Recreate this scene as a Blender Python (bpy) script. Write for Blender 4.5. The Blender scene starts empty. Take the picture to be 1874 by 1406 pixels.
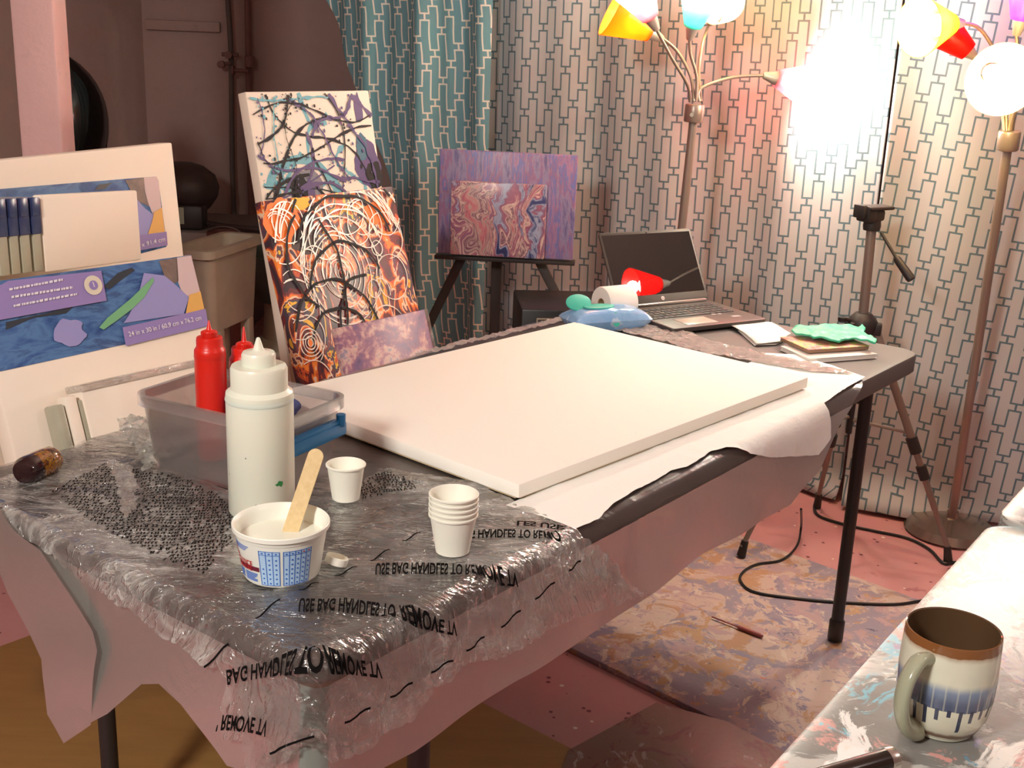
import bpy, bmesh, math, random
from math import pi, sin, cos, radians as R, sqrt, atan2, hypot
from mathutils import Vector as V, Matrix, noise
from mathutils.geometry import delaunay_2d_cdt
random.seed(7)
sc = bpy.context.scene
COL = sc.collection
# ---------------------------------------------------------------- camera
F, PITCH, ROLL, EYE = 2139.0, .287, .040, 1.377
_rt0, _up0, _fw = V((1,0,0)), V((0,sin(PITCH),cos(PITCH))), V((0,cos(PITCH),-sin(PITCH)))
_rt = _rt0*cos(ROLL)+_up0*sin(ROLL); _up = -_rt0*sin(ROLL)+_up0*cos(ROLL)
cam_d = bpy.data.cameras.new('camera'); cam = bpy.data.objects.new('camera', cam_d); COL.objects.link(cam)
cam_d.sensor_width = 36; cam_d.lens = F/1874*36; cam_d.clip_start = .02; cam_d.clip_end = 50
m = Matrix.Identity(4)
for i in range(3):
    m[i][0], m[i][1], m[i][2] = _rt[i], _up[i], -_fw[i]
m[2][3] = EYE
cam.matrix_world = m
sc.camera = cam
sc.view_settings.view_transform = 'Standard'; sc.view_settings.look = 'None'
sc.view_settings.gamma = 1; sc.view_settings.use_curve_mapping = False
sc.view_settings.exposure = 0.0
# ---------------------------------------------------------------- world and room light
w = bpy.data.worlds.new('world'); sc.world = w; w.use_nodes = True
w.node_tree.nodes['Background'].inputs[0].default_value = (.9,.85,.8,1)
w.node_tree.nodes['Background'].inputs[1].default_value = .05
def area(name, loc, target, size, power, color):
    l = bpy.data.lights.new(name, 'AREA'); l.shape = 'DISK'; l.size = size; l.energy = power; l.color = color
    o = bpy.data.objects.new(name, l); COL.objects.link(o); o.location = loc
    o.rotation_euler = (V(target)-V(loc)).to_track_quat('-Z','Y').to_euler(); return o
def point(name, loc, power, color, rad=.03):
    l = bpy.data.lights.new(name, 'POINT'); l.energy = power; l.color = color; l.shadow_soft_size = rad
    o = bpy.data.objects.new(name, l); COL.objects.link(o); o.location = loc; return o
KEY = area('workbench_light', (-1.05,-.35,2.15), (.1,1.9,.7), .36, 50, (1,.96,.89))
point('ceiling_bulb_light', (1.5,.55,2.1), 15, (1,.96,.92), .10)
# ---------------------------------------------------------------- geometry helpers
def ray(x, y): return _fw+_rt*((x-937)/F)-_up*((y-703)/F)
EYEP = V((0,0,EYE))
def atz(x, y, z=0.): d = ray(x,y); return EYEP+d*((z-EYE)/d.z)
def aty(x, y, Y): d = ray(x,y); return EYEP+d*(Y/d.y)
def atp(x, y, P0, n): d = ray(x,y); return EYEP+d*((V(P0)-EYEP).dot(n)/d.dot(n))
def proj(P):
    P = V(P)-EYEP; d = P.dot(_fw); return (937+F*P.dot(_rt)/d, 703-F*P.dot(_up)/d)
def lin(c):
    def f(v):
        v /= 255.; return v/12.92 if v <= .04045 else ((v+.055)/1.055)**2.4
    return (f(c[0]), f(c[1]), f(c[2]), 1)
class MB:
    def __init__(s): s.v=[]; s.f=[]; s.m=[]; s.uv=None
    def add(s, vs, fs, m=0):
        n=len(s.v); s.v += [V(p) for p in vs]; s.f += [tuple(i+n for i in f) for f in fs]; s.m += [m]*len(fs); return s
    def bm(s, b, m=0):
        b.verts.index_update(); s.add([x.co.copy() for x in b.verts], [[x.index for x in f.verts] for f in b.faces], m); b.free(); return s
    def box(s, c, d, bev=0, m=0, rz=0, seg=2, mat=None):
        b = bmesh.new(); bmesh.ops.create_cube(b, size=1)
        for x in b.verts: x.co = V((x.co.x*d[0], x.co.y*d[1], x.co.z*d[2]))
        if bev: bmesh.ops.bevel(b, geom=list(b.edges), offset=bev, segments=seg, affect='EDGES', profile=.5)
        M = Matrix.Translation(V(c)) @ (mat if mat is not None else Matrix.Rotation(rz,4,'Z'))
        b.transform(M); return s.bm(b, m)
    def lathe(s, prof, n=48, m=0, M=None, mf=None, close=False, caps=True):
        vs=[]; fs=[]; ms=[]
        for (r,z) in prof:
            for i in range(n):
                a=2*pi*i/n; vs.append(V((r*cos(a), r*sin(a), z)))
        k=len(prof)
        for j in range(k if close else k-1):
            j2=(j+1)%k
            for i in range(n):
                fs.append((j*n+i, j*n+(i+1)%n, j2*n+(i+1)%n, j2*n+i))
        if not close and caps and (prof[0]!=prof[-1]):
            if prof[0][0] > 1e-5: fs.append(tuple(range(n-1,-1,-1)))
            if prof[-1][0] > 1e-5: fs.append(tuple((k-1)*n+i for i in range(n)))
        if M is not None: vs=[M@p for p in vs]
        return s.add(vs, fs, m)
    def tube(s, pts, r, n=12, m=0, caps=True, flat=None):
        pts=[V(p) for p in pts]; k=len(pts); rs=r if isinstance(r,(list,tuple)) else [r]*k
        vs=[]; fs=[]; t0=(pts[1]-pts[0]).normalized()
        nrm=t0.orthogonal().normalized()
        for i,p in enumerate(pts):
            t=(pts[min(i+1,k-1)]-pts[max(i-1,0)]).normalized()
            nrm=(nrm-t*nrm.dot(t)).normalized(); b=t.cross(nrm)
            for j in range(n):
                a=2*pi*j/n; vs.append(p+nrm*rs[i]*cos(a)+b*rs[i]*sin(a)*(flat or 1))
        for i in range(k-1):
            for j in range(n): fs.append((i*n+j, i*n+(j+1)%n, (i+1)*n+(j+1)%n, (i+1)*n+j))
        if caps: fs.append(tuple(range(n-1,-1,-1))); fs.append(tuple((k-1)*n+j for j in range(n)))
        return s.add(vs, fs, m)
    def build(s, name, mats, parent=None, smooth=True, M=None, angle=40):
        me=bpy.data.meshes.new(name); me.from_pydata([tuple(p) for p in s.v], [], s.f)
        if not isinstance(mats,(list,tuple)): mats=[mats]
        for x in mats: me.materials.append(x)
        me.polygons.foreach_set('material_index', s.m)
        if s.uv:
            l=me.uv_layers.new(name='UVMap')
            for lp in me.loops: l.data[lp.index].uv = s.uv[lp.vertex_index]
        me.validate(); me.update()
        b=bmesh.new(); b.from_mesh(me); bmesh.ops.recalc_face_normals(b, faces=b.faces)
        if smooth:
            for f in b.faces: f.smooth=True
            for e in b.edges:
                if len(e.link_faces)==2 and e.calc_face_angle(0) > R(angle): e.smooth=False
        b.to_mesh(me); b.free()
        o=bpy.data.objects.new(name, me); COL.objects.link(o)
        if parent is not None: o.parent=parent
        if M is not None: o.matrix_basis=M
        return o
def spline(pts, n=8):
    pts=[V(p) for p in pts]; out=[]
    for i in range(len(pts)-1):
        p0=pts[max(i-1,0)]; p1=pts[i]; p2=pts[i+1]; p3=pts[min(i+2,len(pts)-1)]
        for k in range(n):
            t=k/n; out.append(.5*((2*p1)+(p2-p0)*t+(2*p0-5*p1+4*p2-p3)*t*t+(3*p1-p0-3*p2+p3)*t**3))
    out.append(pts[-1]); return out
def tag(o, label=None, cat=None, group=None, kind=None):
    if label: o['label']=label
    if cat: o['category']=cat
    if group: o['group']=group
    if kind: o['kind']=kind
    return o
def thing(name, label, cat, M=None, group=None):
    o=bpy.data.objects.new(name, None); COL.objects.link(o); o.empty_display_size=.05
    if M is not None: o.matrix_basis = M
    return tag(o, label, cat, group)
def T(x, y, z, rz=0): return Matrix.Translation(V((x,y,z))) @ Matrix.Rotation(rz,4,'Z')
def frame(o, x, y, z):
    M=Matrix.Identity(4)
    for i in range(3): M[i][0],M[i][1],M[i][2],M[i][3]=x[i],y[i],z[i],o[i]
    return M
def text_mesh(s, size=1., bold=0.0):
    c=bpy.data.curves.new('t','FONT'); c.body=s; c.size=size; c.offset=bold; c.resolution_u=3; c.fill_mode='BOTH'
    o=bpy.data.objects.new('t',c); COL.objects.link(o)
    me=bpy.data.meshes.new_from_object(o.evaluated_get(bpy.context.evaluated_depsgraph_get()))
    vs=[x.co.copy() for x in me.vertices]; fs=[tuple(p.vertices) for p in me.polygons]
    bpy.data.objects.remove(o); bpy.data.curves.remove(c); bpy.data.meshes.remove(me)
    return vs, fs
# ---------------------------------------------------------------- node helpers
class NT:
    def __init__(s, name):
        s.m=bpy.data.materials.new(name); s.m.use_nodes=True; s.t=s.m.node_tree; s.n=s.t.nodes; s.n.clear()
        s.out=s.n.new('ShaderNodeOutputMaterial')
    def sock(s, inp, v):
        if isinstance(v, bpy.types.NodeSocket): s.t.links.new(v, inp)
        elif isinstance(v, E_): s.t.links.new(v.s, inp)
        elif v is not None:
            if isinstance(v,(tuple,list)) and len(v)==3 and inp.type=='RGBA': v=(*v,1)
            inp.default_value=v
    def node(s, typ, ins={}, **kw):
        nd=s.n.new(typ)
        for k,v in kw.items(): setattr(nd,k,v)
        for k,v in ins.items(): s.sock(nd.inputs[k], v)
        return nd
    def math(s, op, a, b=None, c=None):
        nd=s.n.new('ShaderNodeMath'); nd.operation=op
        s.sock(nd.inputs[0],a)
        if b is not None: s.sock(nd.inputs[1],b)
        if c is not None: s.sock(nd.inputs[2],c)
        return E_(s, nd.outputs[0])
    def coord(s, kind='Object'): return s.node('ShaderNodeTexCoord').outputs[kind]
    def mapping(s, vec, scale=(1,1,1), loc=(0,0,0), rot=(0,0,0)):
        return s.node('ShaderNodeMapping', {0:vec,'Location':loc,'Rotation':rot,'Scale':scale}).outputs[0]
    def noise(s, vec, scale, detail=4, rough=.55, dist=0, out=0):
        return s.node('ShaderNodeTexNoise', {'Vector':vec,'Scale':scale,'Detail':detail,'Roughness':rough,'Distortion':dist}).outputs[out]
    def voronoi(s, vec, scale, feature='F1', out=0, rnd=1):
        return s.node('ShaderNodeTexVoronoi', {'Vector':vec,'Scale':scale,'Randomness':rnd}, feature=feature).outputs[out]
    def ramp(s, fac, stops, interp='LINEAR'):
        nd=s.n.new('ShaderNodeValToRGB'); s.sock(nd.inputs[0],fac); cr=nd.color_ramp; cr.interpolation=interp
        while len(cr.elements)>1: cr.elements.remove(cr.elements[-1])
        cr.elements[0].position=stops[0][0]; cr.elements[0].color=stops[0][1]
        for p,c in stops[1:]: e=cr.elements.new(p); e.color=c
        return nd.outputs[0]
    def mix(s, fac, a, b, mode='MIX'):
        nd=s.n.new('ShaderNodeMix'); nd.data_type='RGBA'; nd.blend_type=mode
        s.sock(nd.inputs[0],fac); s.sock(nd.inputs[6],a); s.sock(nd.inputs[7],b); return nd.outputs[2]
    def sep(s, vec):
        nd=s.node('ShaderNodeSeparateXYZ',{0:vec}); return [E_(s,o) for o in nd.outputs]
    def comb(s, x,y,z): return s.node('ShaderNodeCombineXYZ',{0:x,1:y,2:z}).outputs[0]
    def bump(s, h, strength=.3, dist=.002, normal=None):
        i={'Height':h,'Strength':strength,'Distance':dist}
        if normal is not None: i['Normal']=normal
        return s.node('ShaderNodeBump', i).outputs[0]
    def bsdf(s, color, rough=.5, metal=0, normal=None, **kw):
        i={'Base Color':color,'Roughness':rough,'Metallic':metal}
        if normal is not None: i['Normal']=normal
        for k,v in kw.items(): i[k.replace('_',' ')]=v
        return s.node('ShaderNodeBsdfPrincipled', i).outputs[0]
    def mixs(s, fac, a, b):
        nd=s.n.new('ShaderNodeMixShader'); s.sock(nd.inputs[0],fac); s.sock(nd.inputs[1],a); s.sock(nd.inputs[2],b); return nd.outputs[0]
    def done(s, sh): s.t.links.new(sh, s.out.inputs[0]); return s.m
class E_:
    def __init__(s, nt, sock): s.nt=nt; s.s=sock
    def __add__(s,o): return s.nt.math('ADD',s,o)
    def __radd__(s,o): return s.nt.math('ADD',s,o)
    def __sub__(s,o): return s.nt.math('SUBTRACT',s,o)
    def __rsub__(s,o): return s.nt.math('SUBTRACT',o,s)
    def __mul__(s,o): return s.nt.math('MULTIPLY',s,o)
    __rmul__=__mul__
    def __truediv__(s,o): return s.nt.math('DIVIDE',s,o)
    def lt(s,o): return s.nt.math('LESS_THAN',s,o)
    def gt(s,o): return s.nt.math('GREATER_THAN',s,o)
    def fl(s): return s.nt.math('FLOOR',s)
    def fr(s): return s.nt.math('FRACT',s)
    def ab(s): return s.nt.math('ABSOLUTE',s)
    def mn(s,o): return s.nt.math('MINIMUM',s,o)
    def mx(s,o): return s.nt.math('MAXIMUM',s,o)
    def sin(s): return s.nt.math('SINE',s)
    def inv(s): return s.nt.math('SUBTRACT',1.0,s)
    def smooth(s,a,b):
        nd=s.nt.node('ShaderNodeMapRange',{0:s,1:a,2:b,3:0.,4:1.}, interpolation_type='SMOOTHSTEP'); return E_(s.nt, nd.outputs[0])
def plain(name, col, rough=.5, metal=0, bump=0, bscale=200, var=0, vscale=8, **kw):
    n=NT(name); c=lin(col); nor=None
    if var:
        f=n.noise(n.coord(), vscale, 4)
        d=lin([max(0,x*(1-var)) for x in col]); c=n.mix(f, d, c)
    if bump: nor=n.bump(n.noise(n.coord(), bscale, 3), bump, .001)
    return n.done(n.bsdf(c, rough, metal, nor, **kw))
# ---------------------------------------------------------------- materials
def wall_mat(name, col):
    n=NT(name); co=n.coord()
    c=n.mix(n.noise(co,1.6,5), lin([x*.86 for x in col]), lin(col))
    c=n.mix(E_(n,n.noise(co,9,6,.7)).smooth(.58,.75)*.35, c, lin([x*.75 for x in col]))
    return n.done(n.bsdf(c,.75,normal=n.bump(n.noise(co,18,6,.65),.35,.01)))
M_WALL=wall_mat('pink_masonry',(196,168,160))
M_CEIL=plain('ceiling_paint',(200,175,168),.9,bump=.2,bscale=30)
def floor_mat():
    n=NT('pink_floor_paint'); co=n.coord()
    c=n.mix(n.noise(co,2.5,5), lin((186,126,126)), lin((214,158,156)))
    sp=E_(n,n.voronoi(co,26)); nz=E_(n,n.noise(co,6,3))
    c=n.mix(sp.lt(.14)*nz.gt(.5), c, lin((120,60,70)))
    c=n.mix(E_(n,n.noise(co,5,6,.7)).smooth(.62,.68)*.6, c, lin((150,70,84)))
    c=n.mix(E_(n,n.voronoi(n.mapping(co,loc=(3,1,0)),17)).lt(.09), c, lin((235,225,215)))
    return n.done(n.bsdf(c,.45,normal=n.bump(n.noise(co,30,4),.2,.003)))
M_FLOOR=floor_mat()
def splatter(name, base, layers, rough=.5, scale=1., bump=.3):
    """flat paint blots and drips: each layer is (colour, noise scale, threshold, stretch)"""
    n=NT(name); co=n.coord(); warp=n.noise(co,5*scale,3,out=1)
    wv=n.node('ShaderNodeVectorMath',{0:co,1:n.node('ShaderNodeVectorMath',{0:warp,'Scale':.12/scale},operation='SCALE').outputs[0]},operation='ADD').outputs[0]
    c=n.mix(n.noise(co,3*scale,3), lin([x*.9 for x in base]), lin(base))
    for i,(col,s,th,st) in enumerate(layers):
        v=n.mapping(wv, scale=(1,st,1), loc=(i*3.7,i*1.9,i*.7), rot=(0,0,.7*i))
        k=E_(n,n.noise(v,s*scale,7,.68,.9)).smooth(th,th+.035)
        c=n.mix(k,c,lin(col))
    return n.done(n.bsdf(c,rough,normal=n.bump(n.noise(wv,22*scale,5,.6),bump,.002)))
M_TOPSPLAT=splatter('paint_splattered_grey_top',(132,130,125),[
    ((186,186,180),3.2,.50,1),((205,150,142),2.6,.56,1.3),((225,222,214),4,.56,.5),((118,186,205),3.4,.59,.8),
    ((236,236,232),7,.60,.35),((112,110,104),5,.61,1),((84,150,180),6,.64,1),((150,140,168),4,.62,1),((232,228,218),13,.63,.4)],.38,1.6)
M_BOARD=splatter('paint_covered_board',(188,146,112),[
    ((196,172,160),2.2,.44,1),((150,138,150),2.0,.49,1),((178,150,152),3.2,.53,1),((184,148,112),2.6,.57,1),((138,128,148),4,.57,1),((206,190,176),5,.59,.6),
    ((200,112,84),6,.66,1),((216,190,170),8,.63,.8),((88,84,110),5,.66,1),((70,92,140),9,.70,.7),((225,205,190),17,.68,.8),((96,70,82),14,.70,1)],.6,3.0,.5)
def wood_board():
    n=NT('tan_hardboard'); co=n.coord()
    c=n.mix(n.noise(n.mapping(co,scale=(1,7,1)),6,5),lin((150,108,58)),lin((176,132,76)))
    return n.done(n.bsdf(c,.6,normal=n.bump(n.noise(co,50,3),.15,.001)))
M_TAN=wood_board()
def curtain_mat(name, ground, line, pitch, lw=.0055):
    n=NT(name); uv=n.node('ShaderNodeUVMap').outputs[0]; x,y,_=n.sep(uv)
    per=.165; gap=.135
    U=x/pitch; col=U.fl(); fx=U.fr(); Vv=y/per
    def ph(c): return c*(-.374)+((c*2.5133).sin())*.05
    def q(c): return (Vv+ph(c)).fr()
    f0=q(col); side=fx.gt(.5)*2.0-1.0; f1=q(col+side)
    g0=f0.lt(gap); g1=f1.lt(gap)
    hw=lw/2
    dside=fx.mn(fx.inv())*pitch
    sides=dside.lt(hw)*g0.inv()*g1.inv()
    # keep the corner squares where a cap meets its side
    cap=(f0*per).lt(lw)*0.0+((f0-gap)*per).ab().lt(hw)
    cap=cap.mx((f0.mn(f0.inv())*per).lt(hw))
    # caps also run to the far side of the shared line
    cap1=((f1-gap)*per).ab().lt(hw).mx((f1.mn(f1.inv())*per).lt(hw))*dside.lt(hw)
    stem=g0*((fx-.5).ab()*pitch).lt(hw*1.15)
    mask=sides.mx(cap).mx(stem).mx(cap1)
    weave=n.noise(n.mapping(uv,scale=(600,600,1)),1,2)
    big=n.noise(n.mapping(uv,scale=(3,3,1)),1,3)
    g=n.mix(big, lin([v*.93 for v in ground]), lin(ground))
    c=n.mix(mask,g,lin(line))
    nor=n.bump(weave,.15,.001)
    s1=n.bsdf(c,.85,normal=nor); s2=n.node('ShaderNodeBsdfTranslucent',{'Color':c,'Normal':nor}).outputs[0]
    return n.done(n.mixs(.15,s1,s2))
M_CURT_PALE=curtain_mat('pale_link_pattern_fabric',(198,200,201),(98,122,132),.030)
M_CURT_RIGHT=curtain_mat('pale_link_pattern_fabric_wide',(198,200,201),(98,122,132),.0345)
M_CURT_BLUE=curtain_mat('teal_link_pattern_fabric',(118,166,176),(232,228,216),.030)
M_DARKTOP=plain('charcoal_plastic_top',(92,84,80),.55,bump=.25,bscale=700)
M_LEG=plain('black_powder_coat',(44,40,38),.45)
M_WHITE=plain('primed_canvas',(246,241,230),.7,bump=.12,bscale=900)
M_WHITE2=plain('primed_canvas_warm',(236,222,205),.7,bump=.1,bscale=900)
M_WOODEDGE=plain('raw_canvas_edge',(214,205,186),.8)
M_BLACK=plain('black_plastic',(30,28,27),.4)
M_BLACKGLOSS=plain('glossy_black',(14,13,12),.08)
M_GREYMETAL=plain('grey_metal',(128,112,104),.38,.55)
M_TRIPOD=plain('tripod_grey',(146,132,122),.42,.5)
M_TRIPODBLK=plain('tripod_black',(44,38,36),.5)
M_PAPER=plain('white_paper',(240,232,222),.8,bump=.15,bscale=120)
def towel_mat():
    n=NT('quilted_paper_towel'); co=n.coord()
    h=E_(n,n.noise(n.mapping(co,rot=(0,0,.4),scale=(1,5,1)),24,5,.6))
    return n.done(n.bsdf(lin((240,240,234)),.8,normal=n.bump(h.s,.3,.003,n.bump(n.voronoi(co,160),.25,.001))))
M_TOWEL=towel_mat()
def film(name, tint, dens, rough, wr, wscale, glint=0, spec=.5, thru=.35):
    """thin plastic film: partly see-through, partly a soft diffuse haze, with a gloss coat"""
    n=NT(name); co=n.coord()
    w1=n.noise(n.mapping(co,rot=(0,0,.9),scale=(1,2.6,1.4)),wscale,6,.62,.9)
    rid=E_(n,w1)*2.0-1.0; rid=rid.ab()
    h=rid*1.0+E_(n,n.noise(co,wscale*3.2,4,.6,.4))*.35
    nor=n.bump(h.s,wr,.012)
    tr=n.node('ShaderNodeBsdfTransparent',{'Color':(.96,.96,.96,1)}).outputs[0]
    df=n.mixs(thru, n.node('ShaderNodeBsdfDiffuse',{'Color':lin(tint),'Normal':nor}).outputs[0], n.node('ShaderNodeBsdfTranslucent',{'Color':lin(tint),'Normal':nor}).outputs[0])
    k=dens
    if glint:
        patchy=E_(n,n.noise(n.mapping(co,loc=(4,2,1)),wscale*.9,3)).smooth(.42,.66)
        r2=(E_(n,n.noise(n.mapping(co,rot=(0,.3,-.7),scale=(1,3.2,1.2)),wscale*1.7,4,.55,1.2))*2.0-1.0).ab()
        k=(rid.smooth(.20,.0)*glint*patchy+r2.smooth(.05,.0)*patchy*.55+patchy*.16+dens).mn(.95).s  # whitish streaks and patches paint crease highlights into the film's opacity
        nor=n.bump(r2.smooth(.12,.0).s,.6,.006,nor)
    body=n.mixs(k,tr,df)
    gl=n.node('ShaderNodeBsdfGlossy',{'Color':(1,1,1,1),'Roughness':rough,'Normal':nor}).outputs[0]
    fr=n.node('ShaderNodeFresnel',{'IOR':1.45,'Normal':nor}).outputs[0]
    return n.done(n.mixs((E_(n,fr)*spec*2).mn(.8).s, body, gl))
M_SHEET=film('frosted_plastic_sheet',(180,164,158),.13,.25,.12,7)
M_SKIRT=film('frosted_plastic_double',(142,152,145),.74,.30,.10,6,0,.35,.06)
M_BAG=film('clear_crinkled_plastic',(222,220,214),.06,.13,.7,5.5,.46,1.1)
M_WRAP=film('shrink_wrap',(235,230,225),.05,.08,.35,20,.25,.8)
M_BIN=film('translucent_bin_plastic',(214,206,200),.10,.18,.04,3,0,.6)
M_INK=plain('black_ink',(20,18,18),.95,Specular_IOR_Level=.05)
M_EDGEF=film('pale_wrinkled_film',(238,222,214),.80,.12,1.0,30,.3,1.0)
M_RED=plain('red_squeeze_plastic',(214,34,20),.35,Subsurface_Weight=.1)
def bottle_mat():
    n=NT('milky_squeeze_plastic'); co=n.coord()
    c=n.mix(n.noise(co,6,3),lin((222,224,206)),lin((236,236,220)))
    c=n.mix(E_(n,n.voronoi(n.mapping(co,loc=(.03,.0,.01)),38)).lt(.05)*.7,c,lin((80,120,110)))
    return n.done(n.bsdf(c,.32,Subsurface_Weight=.2,Subsurface_Scale=.02))
M_MILK=bottle_mat()
M_CUP=plain('white_paper_cup',(238,236,222),.6)
M_BLUE=plain('blue_plastic_latch',(24,112,170),.4)
M_NAVY=plain('blue_cloth',(70,80,130),.9)
def stick_mat():
    n=NT('birch_craft_stick'); co=n.coord()
    c=n.mix(n.noise(n.mapping(co,scale=(2,2,.25)),60,5),lin((196,166,112)),lin((232,208,160)))
    return n.done(n.bsdf(c,.7))
M_STICK=stick_mat()
# ---------------------------------------------------------------- setting
def quadslab(name, pts, th, nrm, mat, kind='structure'):
    b=MB(); n=V(nrm)*th; p=[V(q) for q in pts]; q=[a+n for a in p]; k=len(p)
    b.add(p+q, [tuple(range(k))]+[tuple(range(2*k-1,k-1,-1))]+[(i,(i+1)%k,k+(i+1)%k,k+i) for i in range(k)])
    return tag(b.build(name, mat, smooth=False), kind=kind)
ROOM=[(-1.89,6.0),(-3.3,3.0),(-3.3,-2.4),(3.3,-2.4),(3.3,6.0)]
quadslab('floor', [(x,y,0) for x,y in ROOM], .08, (0,0,-1), M_FLOOR)
quadslab('ceiling', [(x,y,2.45) for x,y in ROOM], .08, (0,0,1), M_CEIL)
def wall(name, a, b):
    a=V((*a,0)); b=V((*b,0)); d=(b-a).normalized(); n=V((d.y,-d.x,0))
    c=V((0,2,0))-a
    if n.dot(c)>0: n=-n
    return quadslab(name, [a,b,b+V((0,0,2.45)),a+V((0,0,2.45))], .08, n, M_WALL)
wall('wall_back',ROOM[0],ROOM[4]); wall('wall_left_rear',ROOM[1],ROOM[0]); wall('wall_left',ROOM[2],ROOM[1])
wall('wall_front',ROOM[3],ROOM[2]); wall('wall_right',ROOM[4],ROOM[3])
# raised ridge on the back wall
b=MB(); p=aty(268,40,6); q=aty(405,55,6)
b.box(((p.x+q.x)/2,5.985,(p.z+q.z)/2),(q.x-p.x,.03,.05),.008); tag(b.build('trim_1',M_WALL),kind='structure')
# pink post
def slab_obj(name, c, d, mat, bev=.004, rz=0): return MB().box(c,d,bev,rz=rz).build(name,mat)
M_POST=wall_mat('pink_post_paint',(250,204,200))
PX=aty(66,150,3.0)
o=slab_obj('support_post',(PX.x,3.05,1.225),(.106,.106,2.45),M_POST,.01,rz=.05)
tag(o,'pink painted square post rising behind the white canvases','post')

# ---------------------------------------------------------------- curtains
def curtain(name, path, z0, z1, mat, label, folds, amp, rot, uscale=1., left=None, nx=260, nz=90, thick=.0, uoff=0, foot=.0, zbend=None, droop=0):
    """cloth hanging along a plan path; left(z) trims the left edge by a share of the width"""
    P=[V((*p,0)) for p in path]; seg=[0]
    for i in range(1,len(P)): seg.append(seg[-1]+(P[i]-P[i-1]).length)
    L=seg[-1]
    def at(s):
        s=max(0,min(L,s)); i=0
        while i<len(P)-2 and s>seg[i+1]: i+=1
        d=(P[i+1]-P[i]).normalized(); return P[i]+d*(s-seg[i]), V((d.y,-d.x,0))
    vs=[];uv=[];fs=[]
    rnd=random.Random(name)
    ph=[rnd.uniform(0,6) for _ in range(6)]
    for j in range(nz+1):
        z=z0+(z1-z0)*j/nz
        s0=left(z)*L if left else 0
        acc=0; prev=None
        for i in range(nx+1):
            s=s0+(L-s0)*i/nx
            p,n=at(s); u_=s/L
            f=sin(2*pi*folds*u_+ph[0]+.5*sin(z*1.4+ph[1]))*.6+sin(2*pi*folds*2.3*u_+ph[2]+.8*z)*.3+.5*noise.noise(V((s*3,z*.8,ph[3])))
            a=amp*(1.25-.35*(z/2))
            q=p+n*(-f*a)
            if foot and z<foot: q=q+n*(.10*(1-z/foot)**2)*(.6+.5*sin(s*9+ph[4]))
            q.z=z
            vs.append(q)
            if prev is not None: acc+=(V((q.x,q.y,0))-V((prev.x,prev.y,0))).length
            prev=q
            uu=(s0+acc)*uscale+uoff; zz=z
            uv.append((uu*cos(rot)-zz*sin(rot)+5, uu*sin(rot)+zz*cos(rot)+5))
    k=nx+1
    for j in range(nz):
        for i in range(nx): fs.append((j*k+i,j*k+i+1,(j+1)*k+i+1,(j+1)*k+i))
    b=MB(); b.add(vs,fs); b.uv=uv
    o=b.build(name,mat,angle=180)
    m=o.modifiers.new('cloth','SOLIDIFY'); m.thickness=.0012
    return tag(o,label,'curtain')
CORN=V((1.06,3.50,0))
DL=V((-.87,.49,0)).normalized()
lw=[CORN+DL*s for s in (0,1.29)]
# the pale one that fills the middle
c1=curtain('patterned_curtain',[ (lw[1].x+DL.x*.12,lw[1].y+DL.y*.12),(CORN.x-.0,CORN.y)],.015,2.35,M_CURT_PALE,
  'pale curtain with grey link pattern hanging behind the easel and laptop',3.2,.022,-.02,foot=.10)
pB0=lw[1]+V((-.045,-.075,0)); pB1=pB0+DL*.95
_nb=V((DL.y,-DL.x,0)); _edge=[]
for p in ((560,-300),(578,-60),(592,0),(622,80),(640,130),(656,172),(690,260),(712,345),(740,450),(772,560),(800,650),(840,800),(870,900)):
    q=atp(p[0],p[1],pB0,_nb); _edge.append((q.z,1-(q-pB0).dot(DL)/.95))
_edge.sort()
def blue_left(z):
    # the free edge sweeps towards the right as it falls
    if z<=_edge[0][0]: return _edge[0][1]
    for (a,b),(c,d) in zip(_edge,_edge[1:]):
        if a<=z<=c: return max(0,b+(d-b)*(z-a)/(c-a))
    return max(0,_edge[-1][1])
c2=curtain('patterned_curtain',[(pB1.x,pB1.y),(pB0.x,pB0.y)],.02,2.35,M_CURT_BLUE,
  'teal curtain with white link pattern hanging open at its left edge',3.6,.034,-.02,left=blue_left)
RD=V((.955,-.29,0)).normalized(); r0=CORN+V((.0,-.035,0)); r1=r0+RD*1.95
c3=curtain('patterned_curtain',[(r0.x,r0.y),(r1.x,r1.y)],.015,2.35,M_CURT_RIGHT,
  'pale curtain with blue link pattern hanging behind the tripod at the right',3.4,.016,.075,foot=.12)
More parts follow.
